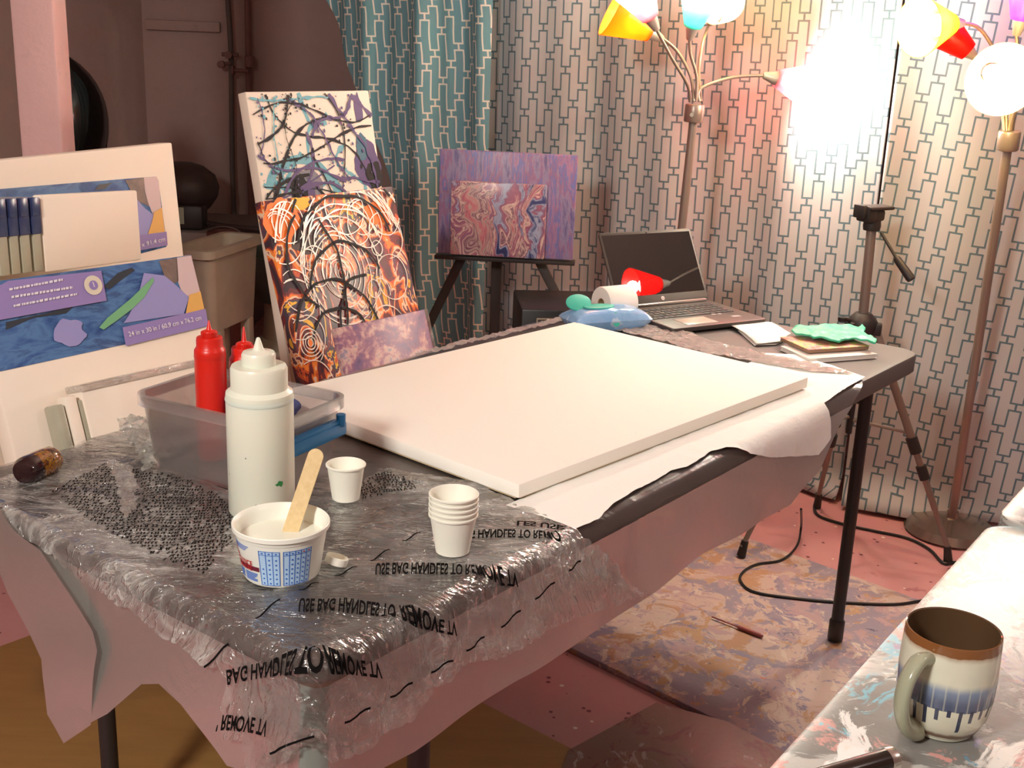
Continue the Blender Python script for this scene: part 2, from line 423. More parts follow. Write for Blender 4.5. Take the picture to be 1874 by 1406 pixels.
# ---------------------------------------------------------------- main table
YAW=.914; TU=V((cos(YAW),sin(YAW),0)); TV=V((-TU.y,TU.x,0)); TFL=V((-.198,1.100,0)); TL,TW,TZ=1.829,.76,.74
TM=frame(TFL,TU,TV,V((0,0,1)))
def rrect(x0,y0,x1,y1,r,n=7):
    out=[]
    for cx,cy,a0 in ((x1-r,y0+r,-90),(x1-r,y1-r,0),(x0+r,y1-r,90),(x0+r,y0+r,180)):
        for k in range(n+1):
            a=R(a0+90*k/n); out.append((cx+r*cos(a),cy+r*sin(a)))
    return out
def prism(b, out, z0, z1, bev=.003, m=0):
    """flat-topped slab with a small round-over, from a convex outline"""
    n=len(out); cx=sum(p[0] for p in out)/n; cy=sum(p[1] for p in out)/n
    def ring(z,ins):
        r=[]
        for i,(x,y) in enumerate(out):
            p,q=out[i-1],out[(i+1)%n]; t=V((q[0]-p[0],q[1]-p[1])); t.normalize(); nn=(t.y,-t.x)
            r.append((x-nn[0]*ins,y-nn[1]*ins,z))
        return r
    rings=[ring(z0,bev),ring(z0+bev,0),ring(z1-bev,0),ring(z1-bev*.3,bev*.3),ring(z1,bev)]
    vs=[p for r in rings for p in r]; fs=[]
    for j in range(len(rings)-1):
        for i in range(n): fs.append((j*n+i,j*n+(i+1)%n,(j+1)*n+(i+1)%n,(j+1)*n+i))
    fs.append(tuple(range(n-1,-1,-1))); fs.append(tuple((len(rings)-1)*n+i for i in range(n)))
    return b.add(vs,fs,m)
def table_leg(parent, x, y, H, mat=None, r=.0145, top=0):
    b=MB(); b.tube([(x,y,H),(x,y,.06)],r,16); b.lathe([(r+.001,.0),(r+.004,.004),(r+.004,.05),(r+.001,.055)],18,M=T(x,y,.0175))
    return b.build('leg', mat or M_LEG, parent)
def folding_table(name, label, L, W, M, topmat, insets, yins, h=.74, rad=.05):
    t=thing(name,label,'table',M)
    b=MB(); prism(b, rrect(0,0,L,W,rad), h-.045, h, .006); b.build('tabletop', topmat, t)
    for x,yin in zip(insets,yins):
        for y in (yin, W-yin): table_leg(t, x, y, h-.046)
        b=MB(); b.tube([(x,yin,h-.12),(x,W-yin,h-.12)],.010,12); b.build('crossbar',M_LEG,t)
    b=MB(); b.box((L/2,W/2,h-.060),(L*.86,.03,.02),.003); b.build('centre_rail',M_LEG,t)
    return t
folding_table('folding_table','long charcoal folding table covered with plastic film and a big white canvas',TL,TW,TM,M_DARKTOP,(.201,TL-.078),(.030,.086))
# ---- surface of anything draped over the table: (a,b) are lengths measured over the top and down its sides
RR=.012
def Sd(a,b,flare=.10):
    da=min(a,0)+max(a-TL,0); db=min(b,0)+max(b-TW,0); r=hypot(da,db)
    ca=min(max(a,0),TL); cb=min(max(b,0),TW)
    if r<1e-9: return TM@V((a,b,TZ+.001)), V((0,0,1))
    ux,uy=da/r,db/r; q=pi/2*RR
    if r<q: o=RR*sin(r/RR); dz=RR*(1-cos(r/RR)); nx=sin(r/RR); nz=cos(r/RR)
    else: o=RR+flare*(r-q); dz=RR+(r-q); nx,nz=1,flare
    nn=(TU*ux+TV*uy)*nx+V((0,0,nz)); nn.normalize()
    return TM@V((ca+ux*o,cb+uy*o,TZ+.001-dz)), nn
def ab(px,py):
    P=atz(px,py,TZ+.001)-TFL; a0,b0=P.dot(TU),P.dot(TV)
    def fplane(p0,n):
        Q=atp(px,py,p0,n)-TFL; return Q.dot(TU),Q.dot(TV),Q.z
    c=[(a0,b0)]
    fa=fplane(TFL-TV*.02,TV); c.append((fa[0],fa[2]-TZ)); la=fplane(TFL-TU*.02,TU); c.append((la[2]-TZ,la[1])); c.append((-.05,-.15))
    best=None
    for a,b in c:
        a=max(-.9,min(2.,a)); b=max(-.9,min(1.2,b))
        for _ in range(30):
            X=proj(Sd(a,b)[0]); e=(X[0]-px,X[1]-py)
            if hypot(*e)<.05: break
            h=1e-4; Xa=proj(Sd(a+h,b)[0]); Xb=proj(Sd(a,b+h)[0])
            j=((Xa[0]-X[0])/h,(Xb[0]-X[0])/h,(Xa[1]-X[1])/h,(Xb[1]-X[1])/h); D=j[0]*j[3]-j[1]*j[2]
            if abs(D)<1e-6: break
            sa=(j[3]*e[0]-j[1]*e[1])/D; sb=(-j[2]*e[0]+j[0]*e[1])/D; k=min(1,.08/max(1e-9,hypot(sa,sb)))
            a-=sa*k; b-=sb*k
        X=proj(Sd(a,b)[0]); err=hypot(X[0]-px,X[1]-py)+ (0 if (a>=-.6 and b>=-.7) else 50)
        # nearest surface along the sight line wins
        if err<1:
            d=(Sd(a,b)[0]-EYEP).length
            if best is None or best[3]>=1 or d<best[2]-1e-3: best=(a,b,d,err)
        elif best is None or (best[3]>=1 and err<best[3]): best=(a,b,9,err)
    return best[0],best[1]
def patch(poly, step, hfun, jag=0, seed=1, shape=Sd):
    """triangulated sheet over polygon poly (in a,b), clean edges; hfun(a,b)->height along the normal"""
    rnd=random.Random(seed); bd=[]
    for i,p in enumerate(poly):
        q=poly[(i+1)%len(poly)]; d=hypot(q[0]-p[0],q[1]-p[1]); n=max(1,int(d/step))
        for k in range(n):
            t=k/n; j=jag if k else jag*.3
            bd.append((p[0]+(q[0]-p[0])*t+rnd.uniform(-j,j), p[1]+(q[1]-p[1])*t+rnd.uniform(-j,j)))
    def inside(x,y):
        c=False; n=len(bd)
        for i in range(n):
            x1,y1=bd[i]; x2,y2=bd[i-1]
            if (y1>y)!=(y2>y) and x<(x2-x1)*(y-y1)/(y2-y1)+x1: c=not c
        return c
    x0=min(p[0] for p in bd); x1=max(p[0] for p in bd); y0=min(p[1] for p in bd); y1=max(p[1] for p in bd)
    pts=[V(p) for p in bd]; ng=len(pts); cell={}
    for p in bd: cell[(round(p[0]/step),round(p[1]/step))]=1
    ny=int((y1-y0)/step)+1; nx=int((x1-x0)/step)+1
    for j in range(ny):
        for i in range(nx):
            x=x0+(i+.5*(j%2))*step; y=y0+j*step
            if (round(x/step),round(y/step)) in cell: continue
            if inside(x,y): pts.append(V((x+rnd.uniform(-.15,.15)*step,y+rnd.uniform(-.15,.15)*step)))
    r=delaunay_2d_cdt(pts,[],[list(range(ng))],1,1e-6)
    vs=[]
    for p in r[0]:
        P,n=shape(p.x,p.y); vs.append(P+n*hfun(p.x,p.y))
    b=MB(); b.add(vs,[tuple(f) for f in r[2]]); return b
def pxpoly(l): return [ab(*p) for p in l]

# ---- frosted sheet
def fr_h(a,b):
    edge=max(0,-min(a,b,0)); 
    return .0015+(.012*edge/.2 if edge>0 else 0)*(noise.noise(V((a*7,b*5,1)))+.4)*min(1,edge*8)
sheet_px=[(1190,598),(1300,640),(1480,672),(1578,697),(1530,782),(1490,862),(1440,922),(1280,1012),(1090,1152),(935,1242),(750,1372),(640,1430)]
sp=pxpoly(sheet_px)
lf=[(-.045,-.28),(-.10,-.20)]
lft=pxpoly([(420,1400),(340,1285),(302,1248),(272,1248),(215,1300),(140,1340),(110,1300),(100,1200),(48,1090),(0,975)])
back=[(-.02,.775),(.35,.785),(.9,.775),(1.30,.77),(1.5,.75)]
SHEET=patch(sp+lf+lft+back,.022,fr_h).build('plastic_sheet',M_SHEET,angle=180)
tag(SHEET,'frosted translucent drop sheet draped over the charcoal table and down its front','plastic sheet')
# doubled skirt hanging down the front and the near end
_c0=[(.10,-.004),(1.46,-.004)]
sk=[p for p in sp if p[1]<-.04]
sk=[(1.40,-.034)]+sk+lf+[p for p in lft if p[0]<-.03]+[(-.03,.60),(-.03,.0),(-.020,-.025),(0,-.034)]
o=patch(sk,.02,lambda a,b:fr_h(a,b)+.003).build('plastic_sheet',M_SKIRT,angle=180)
tag(o,'doubled frosted plastic skirt hanging below the front edge of the charcoal table','plastic sheet')
# second layer flap on the left end
flap=pxpoly([(10,935),(95,1003),(150,1085),(190,1150),(200,1185),(185,1320),(140,1352),(108,1300),(98,1200),(40,1080),(0,975)])
o=patch(flap,.02,lambda a,b:.016+.01*noise.noise(V((a*9,b*6,4)))).build('plastic_sheet',M_SKIRT,angle=180)
tag(o,'narrow folded flap of frosted plastic hanging off the left table end','plastic sheet')

# ---- crinkled clear bag
def rid(a,b,s,seed,ang,st):
    x=a*cos(ang)+b*sin(ang); y=-a*sin(ang)+b*cos(ang)
    w=noise.noise(V((x*s*.5,y*s*.5,seed+9)))
    v=noise.noise(V((x*s+w*1.2,y*s*st+w,seed)))
    return 1-abs(v)*2.2
def bag_h(a,b):
    e=max(0,-min(a,b,0)); k=.0030+.0045*min(1,e*6)
    big=max(0,rid(a,b,6,2,.5,.35))**3*1.2+max(0,rid(a,b,12,5,1.3,.4))**4*.6+max(0,rid(a,b,26,8,.2,.5))**4*.15
    ed=.006+.02*min(1,e*8) if e>0 else 0
    return .0035+k*big+ed*.55+max(0,fr_h(a,b)-.0015)*(1 if e>0 else 0)
bag_px=[(258,742),(272,790),(300,862),(420,905),(600,862),(640,905),(700,860),(860,885),(950,925),(1010,955),(1050,975),(1090,1010),(1120,1052),(1150,1075),(1172,1085),(1140,1088),(1116,1097),(1058,1113),(992,1142),
 (934,1180),(900,1196),(833,1212),(800,1240),(771,1250),(736,1305),(690,1328),(654,1362),(590,1380),(530,1395),(478,1420),(470,1345),(428,1345),(436,1310),(424,1290),(432,1262),(436,1235),(420,1215),(402,1212),
 (330,1165),(250,1110),(180,1070),(90,1000),(0,960),(-40,900),(10,880),(70,862),(150,812),(200,790),(245,760)]
bp=pxpoly(bag_px)
BAG=thing('clear_plastic_bag','clear crinkled bag printed USE BAG HANDLES TO REMOVE TV, spread on the table corner','plastic bag')
patch(bp,.0075,bag_h,jag=.003).build('film',M_BAG,BAG,angle=180)
def print_text(s, p0, p1, hgt, sag=0, bold=.028, cut=None):
    vs,fs=text_mesh(s,1,bold); W=max(v.x for v in vs)
    out=[]; d=V((p1[0]-p0[0],p1[1]-p0[1])); n=V((-d.y,d.x)).normalized()
    for v in vs:
        t=v.x/W; yy=(.72-v.y)  # letters stand upside down, mirrored
        k=sag*(4*t*(1-t))
        px=p0[0]+d.x*t-n.x*(hgt*(1-yy/.72)-0)*1 - n.x*k; py=p0[1]+d.y*t-n.y*(-hgt*(v.y/.72))-n.y*k
        px=p0[0]+d.x*t+n.x*(hgt*v.y/.72)-n.x*k; py=p0[1]+d.y*t+n.y*(hgt*v.y/.72)-n.y*k
        a,b_=ab(px,py); P,nn=Sd(a,b_); out.append(P+nn*(bag_h(a,b_)+.0030))
    return out,fs
for s,p0,p1,h,sag in (('USE BAG HANDLES TO REMOVE TV',(687,1041),(934,1050),21,5),
   ('USE BAG HANDLES TO REMOVE TV',(548,1108),(820,1135),24,8),
   ('BAG HANDLES TO REMOVE TV',(438,1219),(680,1209),27,12),
   ("' REMOVE TV",(425,1300),(518,1310),27,4),
   ('G HANDLES TO REMO',(858,980),(1018,984),15,4),
   ('LES USE',(945,962),(1030,972),9,2)):
    o_,f_=print_text(s,p0,p1,h,sag); b=MB(); b.add(o_,f_); b.build('printed_warning',M_INK,BAG,smooth=False)
for x0,y0,x1,y1 in ((736,998,770,983),(678,1035,713,1013),(613,1063,653,1045),(547,1092,584,1078),(468,1146,513,1110),(400,1212,438,1172),
   (962,1092,1000,1062),(898,1143,934,1112),(833,1185,868,1160),(768,1224,804,1201),(692,1268,734,1242),(610,1315,658,1288),(525,1366,575,1335),(1024,1040,1046,1023)):
    pts=[]
    for k in range(6):
        t=k/5; a,b_=ab(x0+(x1-x0)*t,y0+(y1-y0)*t+2.5*sin(t*6.28)); P,nn=Sd(a,b_); pts.append((P+nn*(bag_h(a,b_)+.0022),nn))
    vs=[];wd=.0013
    for i,(P,nn) in enumerate(pts):
        t=(pts[min(i+1,5)][0]-pts[max(i-1,0)][0]).normalized(); s=t.cross(nn); vs+=[P-s*wd,P+s*wd]
    dash=MB(); dash.add(vs,[(2*i,2*i+1,2*i+3,2*i+2) for i in range(5)]); dash.build('perforation_mark',M_INK,BAG,smooth=False)
# rows of fine print, too small to read: wavy lines of tiny strokes
def fine_print(poly, rows, dirang, gap, seed, sz):
    rnd=random.Random(seed); bd=pxpoly(poly); b=MB()
    def inside(x,y):
        c=False
        for i in range(len(bd)):
            x1,y1=bd[i]; x2,y2=bd[i-1]
            if (y1>y)!=(y2>y) and x<(x2-x1)*(y-y1)/(y2-y1)+x1: c=not c
        return c
    x0=min(p[0] for p in bd)-.1; x1=max(p[0] for p in bd)+.1; y0=min(p[1] for p in bd)-.1; y1=max(p[1] for p in bd)+.1
    cx,cy=(x0+x1)/2,(y0+y1)/2; Lh=hypot(x1-x0,y1-y0)/2; d=V((cos(dirang),sin(dirang))); n=V((-d.y,d.x))
    r=-Lh
    while r<Lh:
        t=-Lh; gl=0
        while t<Lh:
            wv=.006*sin(t*26+r*9)+.003*sin(t*61+2)
            c=V((cx,cy))+d*t+n*(r+wv); step=sz*rnd.uniform(.55,.75)
            if inside(c.x,c.y) and rnd.random()>.13:
                k=rnd.randint(0,3)
                strokes={0:[(-.3,-.5,-.3,.5),(-.3,.5,.3,.5)],1:[(-.3,-.5,.3,.5)],2:[(0,-.5,0,.5),(-.3,0,.3,0)],3:[(-.3,-.4,.3,-.4),(.3,-.4,.3,.4),(-.3,.4,.3,.4)]}[k]
                for (ax,ay,bx,by) in strokes:
                    q=[]
                    A=c+d*(ax*sz*.7)+n*(ay*sz); B_=c+d*(bx*sz*.7)+n*(by*sz); tt=(B_-A); tt.normalize(); sd=V((-tt.y,tt.x))*sz*.11
                    for w_ in (A-sd,A+sd,B_+sd,B_-sd):
                        P,nn=Sd(w_.x,w_.y); q.append(P+nn*(bag_h(w_.x,w_.y)+.0012))
                    b.add(q,[(0,1,2,3)])
            t+=step
        r+=gap
    return b
fp=fine_print([(95,905),(200,850),(262,868),(330,880),(425,925),(425,1000),(372,1055),(300,1030),(240,1000),(160,955)],0,-.80,.0096,3,.0066)
fp.build('fine_print',M_INK,BAG,smooth=False)
fp=fine_print([(655,895),(700,868),(745,880),(765,900),(700,912),(660,922)],0,-.5,.009,5,.007)
fp.build('fine_print',M_INK,BAG,smooth=False)

# ---- paper towel under the canvas
def tw_h(a,b):
    return .0045+.002*max(0,rid(a,b,9,3,.3,.5))**2+(max(0,fr_h(a,b))+.006*min(1,-b*30)+.003*noise.noise(V((a*6,b*9,2)))*min(1,-b*20) if b<0 else 0)
towel_px=[(925,930),(985,905),(1200,770),(1400,650),(1470,655),(1505,668),(1583,694),(1560,708),(1504,742),(1509,770),(1507,800),(1484,831),(1400,836),(1302,831),(1275,850),(1256,860),(1228,866),(1200,884),(1160,905),(1121,930),(1090,955),(1047,975),(990,950)]
tp=pxpoly(towel_px); print('towel',[tuple(round(v,3) for v in p) for p in tp])
o=patch(tp,.010,tw_h,jag=.0006).build('paper_towel',M_TOWEL,angle=180); tag(o,'white paper towel lying under the big canvas and drooping over the table front','paper towel')

# ---------------------------------------------------------------- big canvas
def canvas(name, w, h, t, mats, parent=None, M=None, sides=1):
    """stretched canvas: face is +Z side, origin at its lower left corner"""
    b=MB(); b.box((w/2,h/2,-t/2),(w,h,t),.0035,0,seg=2)
    # folded cloth edge and the stretcher seen from behind
    b.box((w/2,.02,-t-.001),(w-.02,.03,.004),0,1); b.box((w/2,h-.02,-t-.001),(w-.02,.03,.004),0,1)
    b.box((.02,h/2,-t-.001),(.03,h-.02,.004),0,1); b.box((w-.02,h/2,-t-.001),(.03,h-.02,.004),0,1)
    return b.build(name, mats, parent, M=M)
CZ=.771
P0=atz(950,887,CZ); P1=atz(1480,690,CZ); P2=atz(1055,588,CZ)
cu=(P1-P0); cl=cu.length; cu.normalize(); cvv=V((-cu.y,cu.x,0)); cw=(P2-P1).dot(cvv)
M_STRETCH=plain('pale_wood',(214,190,150),.7)
t=thing('stretched_canvas','big blank white canvas lying flat on the plastic-covered table','canvas',frame(V((P0.x,P0.y,CZ)),cu,cvv,V((0,0,1))))
canvas('canvas_cloth',cl,cw,.0225,[M_WHITE,M_STRETCH],t)

# ---------------------------------------------------------------- tables at the right
E0=V((.699,1.569,0)); ED=V((-.581,-.813,0)).normalized(); EW=V((-ED.y,ED.x,0))
if EW.x<0: EW=-EW
def near_table(name,label,o,L):
    # local x runs away from the camera
    folding_table(name,label,L,.76,frame(o,-ED,-EW*-1 if False else V((ED.y,-ED.x,0)),V((0,0,1))),M_TOPSPLAT,(.12,L-.12),.07)
# local y must point to the right of the edge: build with the left-hand side as x axis reversed
def near_table(name,label,corner,L):
    o=corner+EW*.76; fx=(-EW); fy=V((-fx.y,fx.x,0))
    if fy.dot(ED)<0:
        o=corner; fx=EW; fy=V((-fx.y,fx.x,0))
    t=thing(name,label,'table',frame(o,fx,fy,V((0,0,1))))
    b=MB(); prism(b,rrect(0,0,.76,L,.045),.697,.74,.007); b.build('tabletop',M_TOPSPLAT,t)
    for y in (.12,L-.12):
        for x in (.07,.69): table_leg(t,x,y,.694)
        b=MB(); b.tube([(.07,y,.62),(.69,y,.62)],.010,12); b.build('crossbar',M_LEG,t)
near_table('folding_table','paint-splattered grey table in the foreground with the mug on it',E0,1.22)
near_table('folding_table','paint-splattered pale table beyond the mug table at the right edge',E0-ED*(.008+1.22)+V((0,0,0)),1.22)
# ---------------------------------------------------------------- canvases and paintings leaning behind the table
BENCH=.45
def lean_frame(px, py, Y, yaw, lean, w, h, corner='TR', P=None, zb=0):
    u=V((cos(yaw),sin(yaw),0)); v=V((-u.y,u.x,0)); up=V((0,0,cos(lean)))+v*sin(lean)
    P=P or aty(px,py,Y)
    if h is None: h=(P.z-zb)/cos(lean)-.002
    o=P-up*h-(u*w if corner=='TR' else V((0,0,0)))
    return frame(o,u,up,u.cross(up)), h
def on(M,px,py):
    n=V((M[0][2],M[1][2],M[2][2])); P=atp(px,py,M.translation,n); q=M.inverted()@P; return (q.x,q.y)
def poly(b, M, pts, z, m, loc=False):
    q=[(p if loc else on(M,*p)) for p in pts]
    b.add([(x,y,z) for x,y in q],[tuple(range(len(q)))],m)
def blob(b, cx, cy, rx, ry, z, m, seed, n=28, rough=.35):
    rnd=random.Random(seed); o=rnd.uniform(0,99)
    p=[(cx+rx*cos(2*pi*i/n)*(1+rough*noise.noise(V((cos(2*pi*i/n)*2+o,sin(2*pi*i/n)*2,o)))),cy+ry*sin(2*pi*i/n)*(1+rough*noise.noise(V((cos(2*pi*i/n)*2+o,sin(2*pi*i/n)*2,o+5))))) for i in range(n)]
    b.add([(x,y,z) for x,y in p]+[(cx,cy,z)],[(i,(i+1)%n,n) for i in range(n)],m)
def ribbon(b, pts, w, z, m, rnd=None, clip=None):
    seg=[]
    def flush(sg):
        if len(sg)<2: return
        vs=[]
        for i,p in enumerate(sg):
            a=sg[max(i-1,0)]; c=sg[min(i+1,len(sg)-1)]; t=V((c[0]-a[0],c[1]-a[1])); 
            if t.length<1e-9: t=V((1,0))
            t.normalize(); ww=w*(p[2] if len(p)>2 else 1)/2
            vs+=[(p[0]-t.y*ww,p[1]+t.x*ww,z),(p[0]+t.y*ww,p[1]-t.x*ww,z)]
        b.add(vs,[(2*i,2*i+1,2*i+3,2*i+2) for i in range(len(sg)-1)],m)
    for p in pts:
        if clip and not (clip[0]<p[0]<clip[2] and clip[1]<p[1]<clip[3]): flush(seg); seg=[]
        else: seg.append(p)
    flush(seg)
def drip(b, p0, p1, w, z, m, rnd, clip, bend=.1, spl=14):
    a=V(p0); c=V(p1); d=c-a; n=V((-d.y,d.x)); k1=rnd.uniform(-bend,bend); k2=rnd.uniform(-bend,bend)
    pts=[(*(a+d*t+n*(k1*sin(pi*t)+k2*sin(2*pi*t))+V((1,1))*.003*noise.noise(V((t*14,k1*50,z*900)))),.45+.9*abs(noise.noise(V((t*9,k2*60,3))))*2) for t in [i/40 for i in range(41)]]
    ribbon(b,pts,w,z,m,clip=clip)
    for _ in range(spl):
        t=rnd.random(); q=pts[int(t*40)]; s=rnd.uniform(.0012,.004)
        x,y=q[0]+rnd.gauss(0,.012),q[1]+rnd.gauss(0,.012)
        if clip[0]<x-s and x+s<clip[2] and clip[1]<y-s and y+s<clip[3]: blob(b,x,y,s,s*rnd.uniform(.6,1.6),z+.0001,m,rnd.random(),7,.3)
flat=lambda n,c,r=.55:plain(n,c,r,bump=.15,bscale=90)
C_BLK=flat('paint_black',(22,16,22),.7); C_PUR=flat('paint_purple',(78,56,112)); C_TEAL=flat('paint_teal',(104,168,182)); C_WHT=flat('paint_white',(248,236,222),.3)
C_ORG=flat('paint_orange',(244,124,36)); C_YEL=flat('paint_yellow',(240,186,40)); C_MAR=flat('paint_maroon',(120,44,48)); C_GRY=flat('paint_grey',(120,116,128)); C_DTEAL=flat('paint_deep_teal',(44,100,124))
C_RUST=flat('paint_rust',(206,84,44)); C_DRK=flat('paint_umber',(62,44,44))
# -- tall drip painting
M1,h1=lean_frame(449,168,2.80,.914,.21,0,None,'TL')
w1=on(M1,676,176)[0]
t=thing('drip_painting','tall white canvas with black, purple and teal poured drips leaning by the teal curtain','painting',M1)
canvas('canvas_cloth',w1,h1,.03,[M_WHITE2,M_STRETCH],t)
b=MB(); rnd=random.Random(3); cl_=(.004,h1-.75,w1-.004,h1-.004); top=h1
mats=[C_BLK,C_PUR,C_TEAL,C_GRY,C_DTEAL]
def loc1(px,py): return on(M1,px,py)
for i in range(9): # teal washes
    p=(rnd.uniform(0,w1),top-rnd.uniform(0,.35)); drip(b,p,(p[0]+rnd.uniform(-.2,.2),p[1]+rnd.uniform(-.2,.1)),.012,.0004,2,rnd,cl_,.3)
arc=[(*loc1(x,y),1.) for x,y in ((492,345),(500,318),(520,300),(548,292),(578,300),(600,322),(618,350),(630,380))]
ribbon(b,[(p.x,p.y,1) for p in spline([V((q[0],q[1],0)) for q in arc])],.022,.0006,2,clip=cl_)
x,y=loc1(560,345); blob(b,x,y,.055,.05,.0008,3,1); blob(b,x-.02,y,.03,.035,.0010,0,5); blob(b,x+.015,y-.01,.012,.03,.0012,1,7)
x,y=loc1(672,300); blob(b,x,y,.045,.06,.0008,1,11); blob(b,x-.012,y+.045,.02,.035,.0010,4,12); blob(b,x+.02,y-.03,.03,.04,.0011,0,15)
x,y=loc1(655,200); blob(b,x,y,.014,.04,.0009,1,21)
for i in range(19):
    a_=rnd.uniform(-.8,.8); c_=V((rnd.uniform(.02,w1),top-rnd.uniform(.02,.42))); L_=rnd.uniform(.12,.3); d_=V((cos(a_+rnd.choice([0,1.3])),sin(a_+rnd.choice([0,1.3])))); d_.normalize()
    drip(b,c_-d_*L_,c_+d_*L_,rnd.uniform(.004,.010),.0014+.0001*i,rnd.choice([0,0,1,1]),rnd,cl_,.22,10)
for A,B_,w_,m_ in (((455,215),(700,190),.006,0),((480,300),(720,235),.006,0),((600,172),(690,345),.008,1),((470,260),(560,420),.004,0),((520,180),(640,330),.007,1),((470,285),(630,292),.008,1),((640,180),(570,250),.010,1),
                   ((500,178),(520,330),.004,2),((455,180),(600,178),.007,2),((620,330),(720,310),.009,1),((540,180),(535,360),.003,0),((470,180),(500,420),.005,1)):
    drip(b,loc1(*A),loc1(*B_),w_,.0028,m_,rnd,cl_,.1,16)
b.build('paint_layer',mats,t,smooth=False)
# -- orange ring painting
M2,h2=lean_frame(480,368,2.60,.96,.30,0,None,'TL',zb=.018)
w2=on(M2,719,345)[0]
def orange_ground():
    n=NT('orange_poured_ground'); co=n.coord()
    v=n.mapping(co,scale=(1.3,.8,1),rot=(0,0,.5))
    f=n.noise(v,11,3,.5,1.2)
    c=n.ramp(f,[(0,lin((60,46,56))),(.40,lin((108,48,52))),(.45,lin((206,92,56))),(.48,lin((244,138,56))),(.51,lin((240,206,176))),(.54,lin((128,52,56))),(.57,lin((80,70,84))),(.61,lin((240,186,64))),(.65,lin((210,96,60)))],'CONSTANT')
    return n.done(n.bsdf(c,.35,normal=n.bump(f,.3,.002)))
t=thing('ring_painting','orange, maroon and black abstract covered in looping white rings, leaning below the drip painting','painting',M2)
canvas('canvas_cloth',w2,h2,.028,[orange_ground(),M_STRETCH],t)
b=MB(); cl_=(.003,h2-.62,w2-.003,h2-.003); rnd=random.Random(9)
mats=[C_BLK,C_WHT,C_ORG,C_YEL,C_DRK]
blob(b,.045,h2-.05,.05,.055,.0003,2,2); 
L2=lambda x,y:on(M2,x,y)
x,y=L2(548,372); blob(b,x,y,.035,.014,.0004,3,3); x,y=L2(560,440); blob(b,x,y,.05,.03,.0004,4,4); x,y=L2(690,390); blob(b,x,y,.05,.03,.0004,2,6)
def ring(cx,cy,r,w_,z,m,a0=0,a1=2*pi,ex=1.):
    o=rnd.uniform(0,50); n_=44
    pts=[(cx+r*ex*cos(a0+(a1-a0)*i/n_)*(1+.07*noise.noise(V((i*.12,o,0)))),cy+r*sin(a0+(a1-a0)*i/n_)*(1+.07*noise.noise(V((i*.12,o,7)))),.8+.5*noise.noise(V((i*.3,o,3)))) for i in range(n_+1)]
    ribbon(b,pts,w_,z,m,clip=cl_)
cx,cy=L2(625,500)
for k,r in enumerate((.012,.022,.035,.05,.065,.085,.105,.13)): ring(cx+rnd.uniform(-.008,.008),cy+rnd.uniform(-.008,.008),r,.0035,.0012+.0001*k,1,rnd.uniform(0,6),rnd.uniform(8,13),.95)
for k in range(34): ring(rnd.uniform(.02,w2-.02),h2-rnd.uniform(.03,.55),rnd.uniform(.018,.075),.003,.002+.00005*k,1,rnd.uniform(0,6),rnd.uniform(6.5,11))
for k in range(9): ring(w2*.52+rnd.uniform(-.03,.03),h2-.13+rnd.uniform(-.02,.02),.10+.012*k,.0045,.0036,1,.2,2.9,1.15)
for (x,y,r,a0,a1,ex) in ((625,640,.17,.1,3.0,.85),(635,520,.10,.2,3.1,1.2),(640,470,.15,.3,2.8,1.1),(640,430,.16,.5,2.7,1.2),(630,640,.10,.0,3.1,1.),(600,470,.13,2.2,4.2,1.),(560,520,.2,-.6,.8,.6),(680,600,.13,1.4,3.6,.8)):
    q=L2(x,y); ring(*q,r,.0085,.0042,0,a0,a1,ex)
x,y=L2(566,628); 
for k,r in enumerate((.008,.015,.023,.032)): ring(x,y,r,.003,.0046,1,0,7)
blob(b,x,y,.006,.008,.0047,2,8)
b.build('paint_layer',mats,t,smooth=False)
# -- small mauve painting in front
def cloud_paint(name, stops, scale, stretch=(1,1,1), dist=.8, rot=0, sc2=0):
    n=NT(name); co=n.coord(); v=n.mapping(co,scale=stretch,rot=(0,0,rot))
    f=n.noise(v,scale,6,.62,dist); f2=n.noise(v,scale*3.5,5,.6,.5)
    k=(E_(n,f)*.72+E_(n,f2)*.28).s
    return n.done(n.bsdf(n.ramp(k,stops),.4,normal=n.bump(f2,.25,.001)))
M_MAUVE=cloud_paint('mauve_cloud_paint',[(.30,lin((78,66,100))),(.41,lin((116,92,128))),(.47,lin((140,96,124))),(.51,lin((176,132,140))),(.55,lin((206,170,160))),(.60,lin((128,124,152))),(.66,lin((226,160,110))),(.72,lin((226,206,196)))],13)
M3,h3=lean_frame(615,601,2.42,.90,.33,0,None,'TL',zb=.018); w3=on(M3,778,567)[0]
t=thing('mauve_painting','small mauve and pink speckled painting wrapped in clear film, in front of the ring painting','painting',M3)
canvas('canvas_cloth',w3,h3,.02,[M_MAUVE,M_STRETCH],t)
b=MB(); b.box((w3+.004,h3*.5,-.008),(.003,h3,.022),.001); b.build('clear_wrap',M_WRAP,t)
# ---------------------------------------------------------------- stack of blank canvases at the left
def blue_art():
    n=NT('printed_blue_art'); co=n.coord(); f=n.noise(n.mapping(co,rot=(0,0,-.5),scale=(1,3,1)),7,5,.6,.8)
    return n.done(n.bsdf(n.ramp(f,[(.25,lin((34,48,72))),(.42,lin((52,84,138))),(.52,lin((84,122,170))),(.6,lin((60,86,130))),(.72,lin((110,140,180)))]),.25))
A_BLUE=blue_art(); A_LAV=flat('print_lavender',(150,146,196),.3); A_PINK=flat('print_pink_grey',(206,182,182),.3); A_ORG=flat('print_ochre',(222,170,92),.3)
A_GRN=flat('print_green',(118,176,128),.3); A_DRK=flat('print_slate',(52,58,66),.3); A_PUR=flat('print_info_purple',(146,128,182),.3); A_TXT=flat('print_white',(226,220,226),.4); A_MOT=plain('print_mottled',(150,128,118),.3,var=.5,vscale=60); A_SEAL=flat('print_seal',(216,206,186),.4)
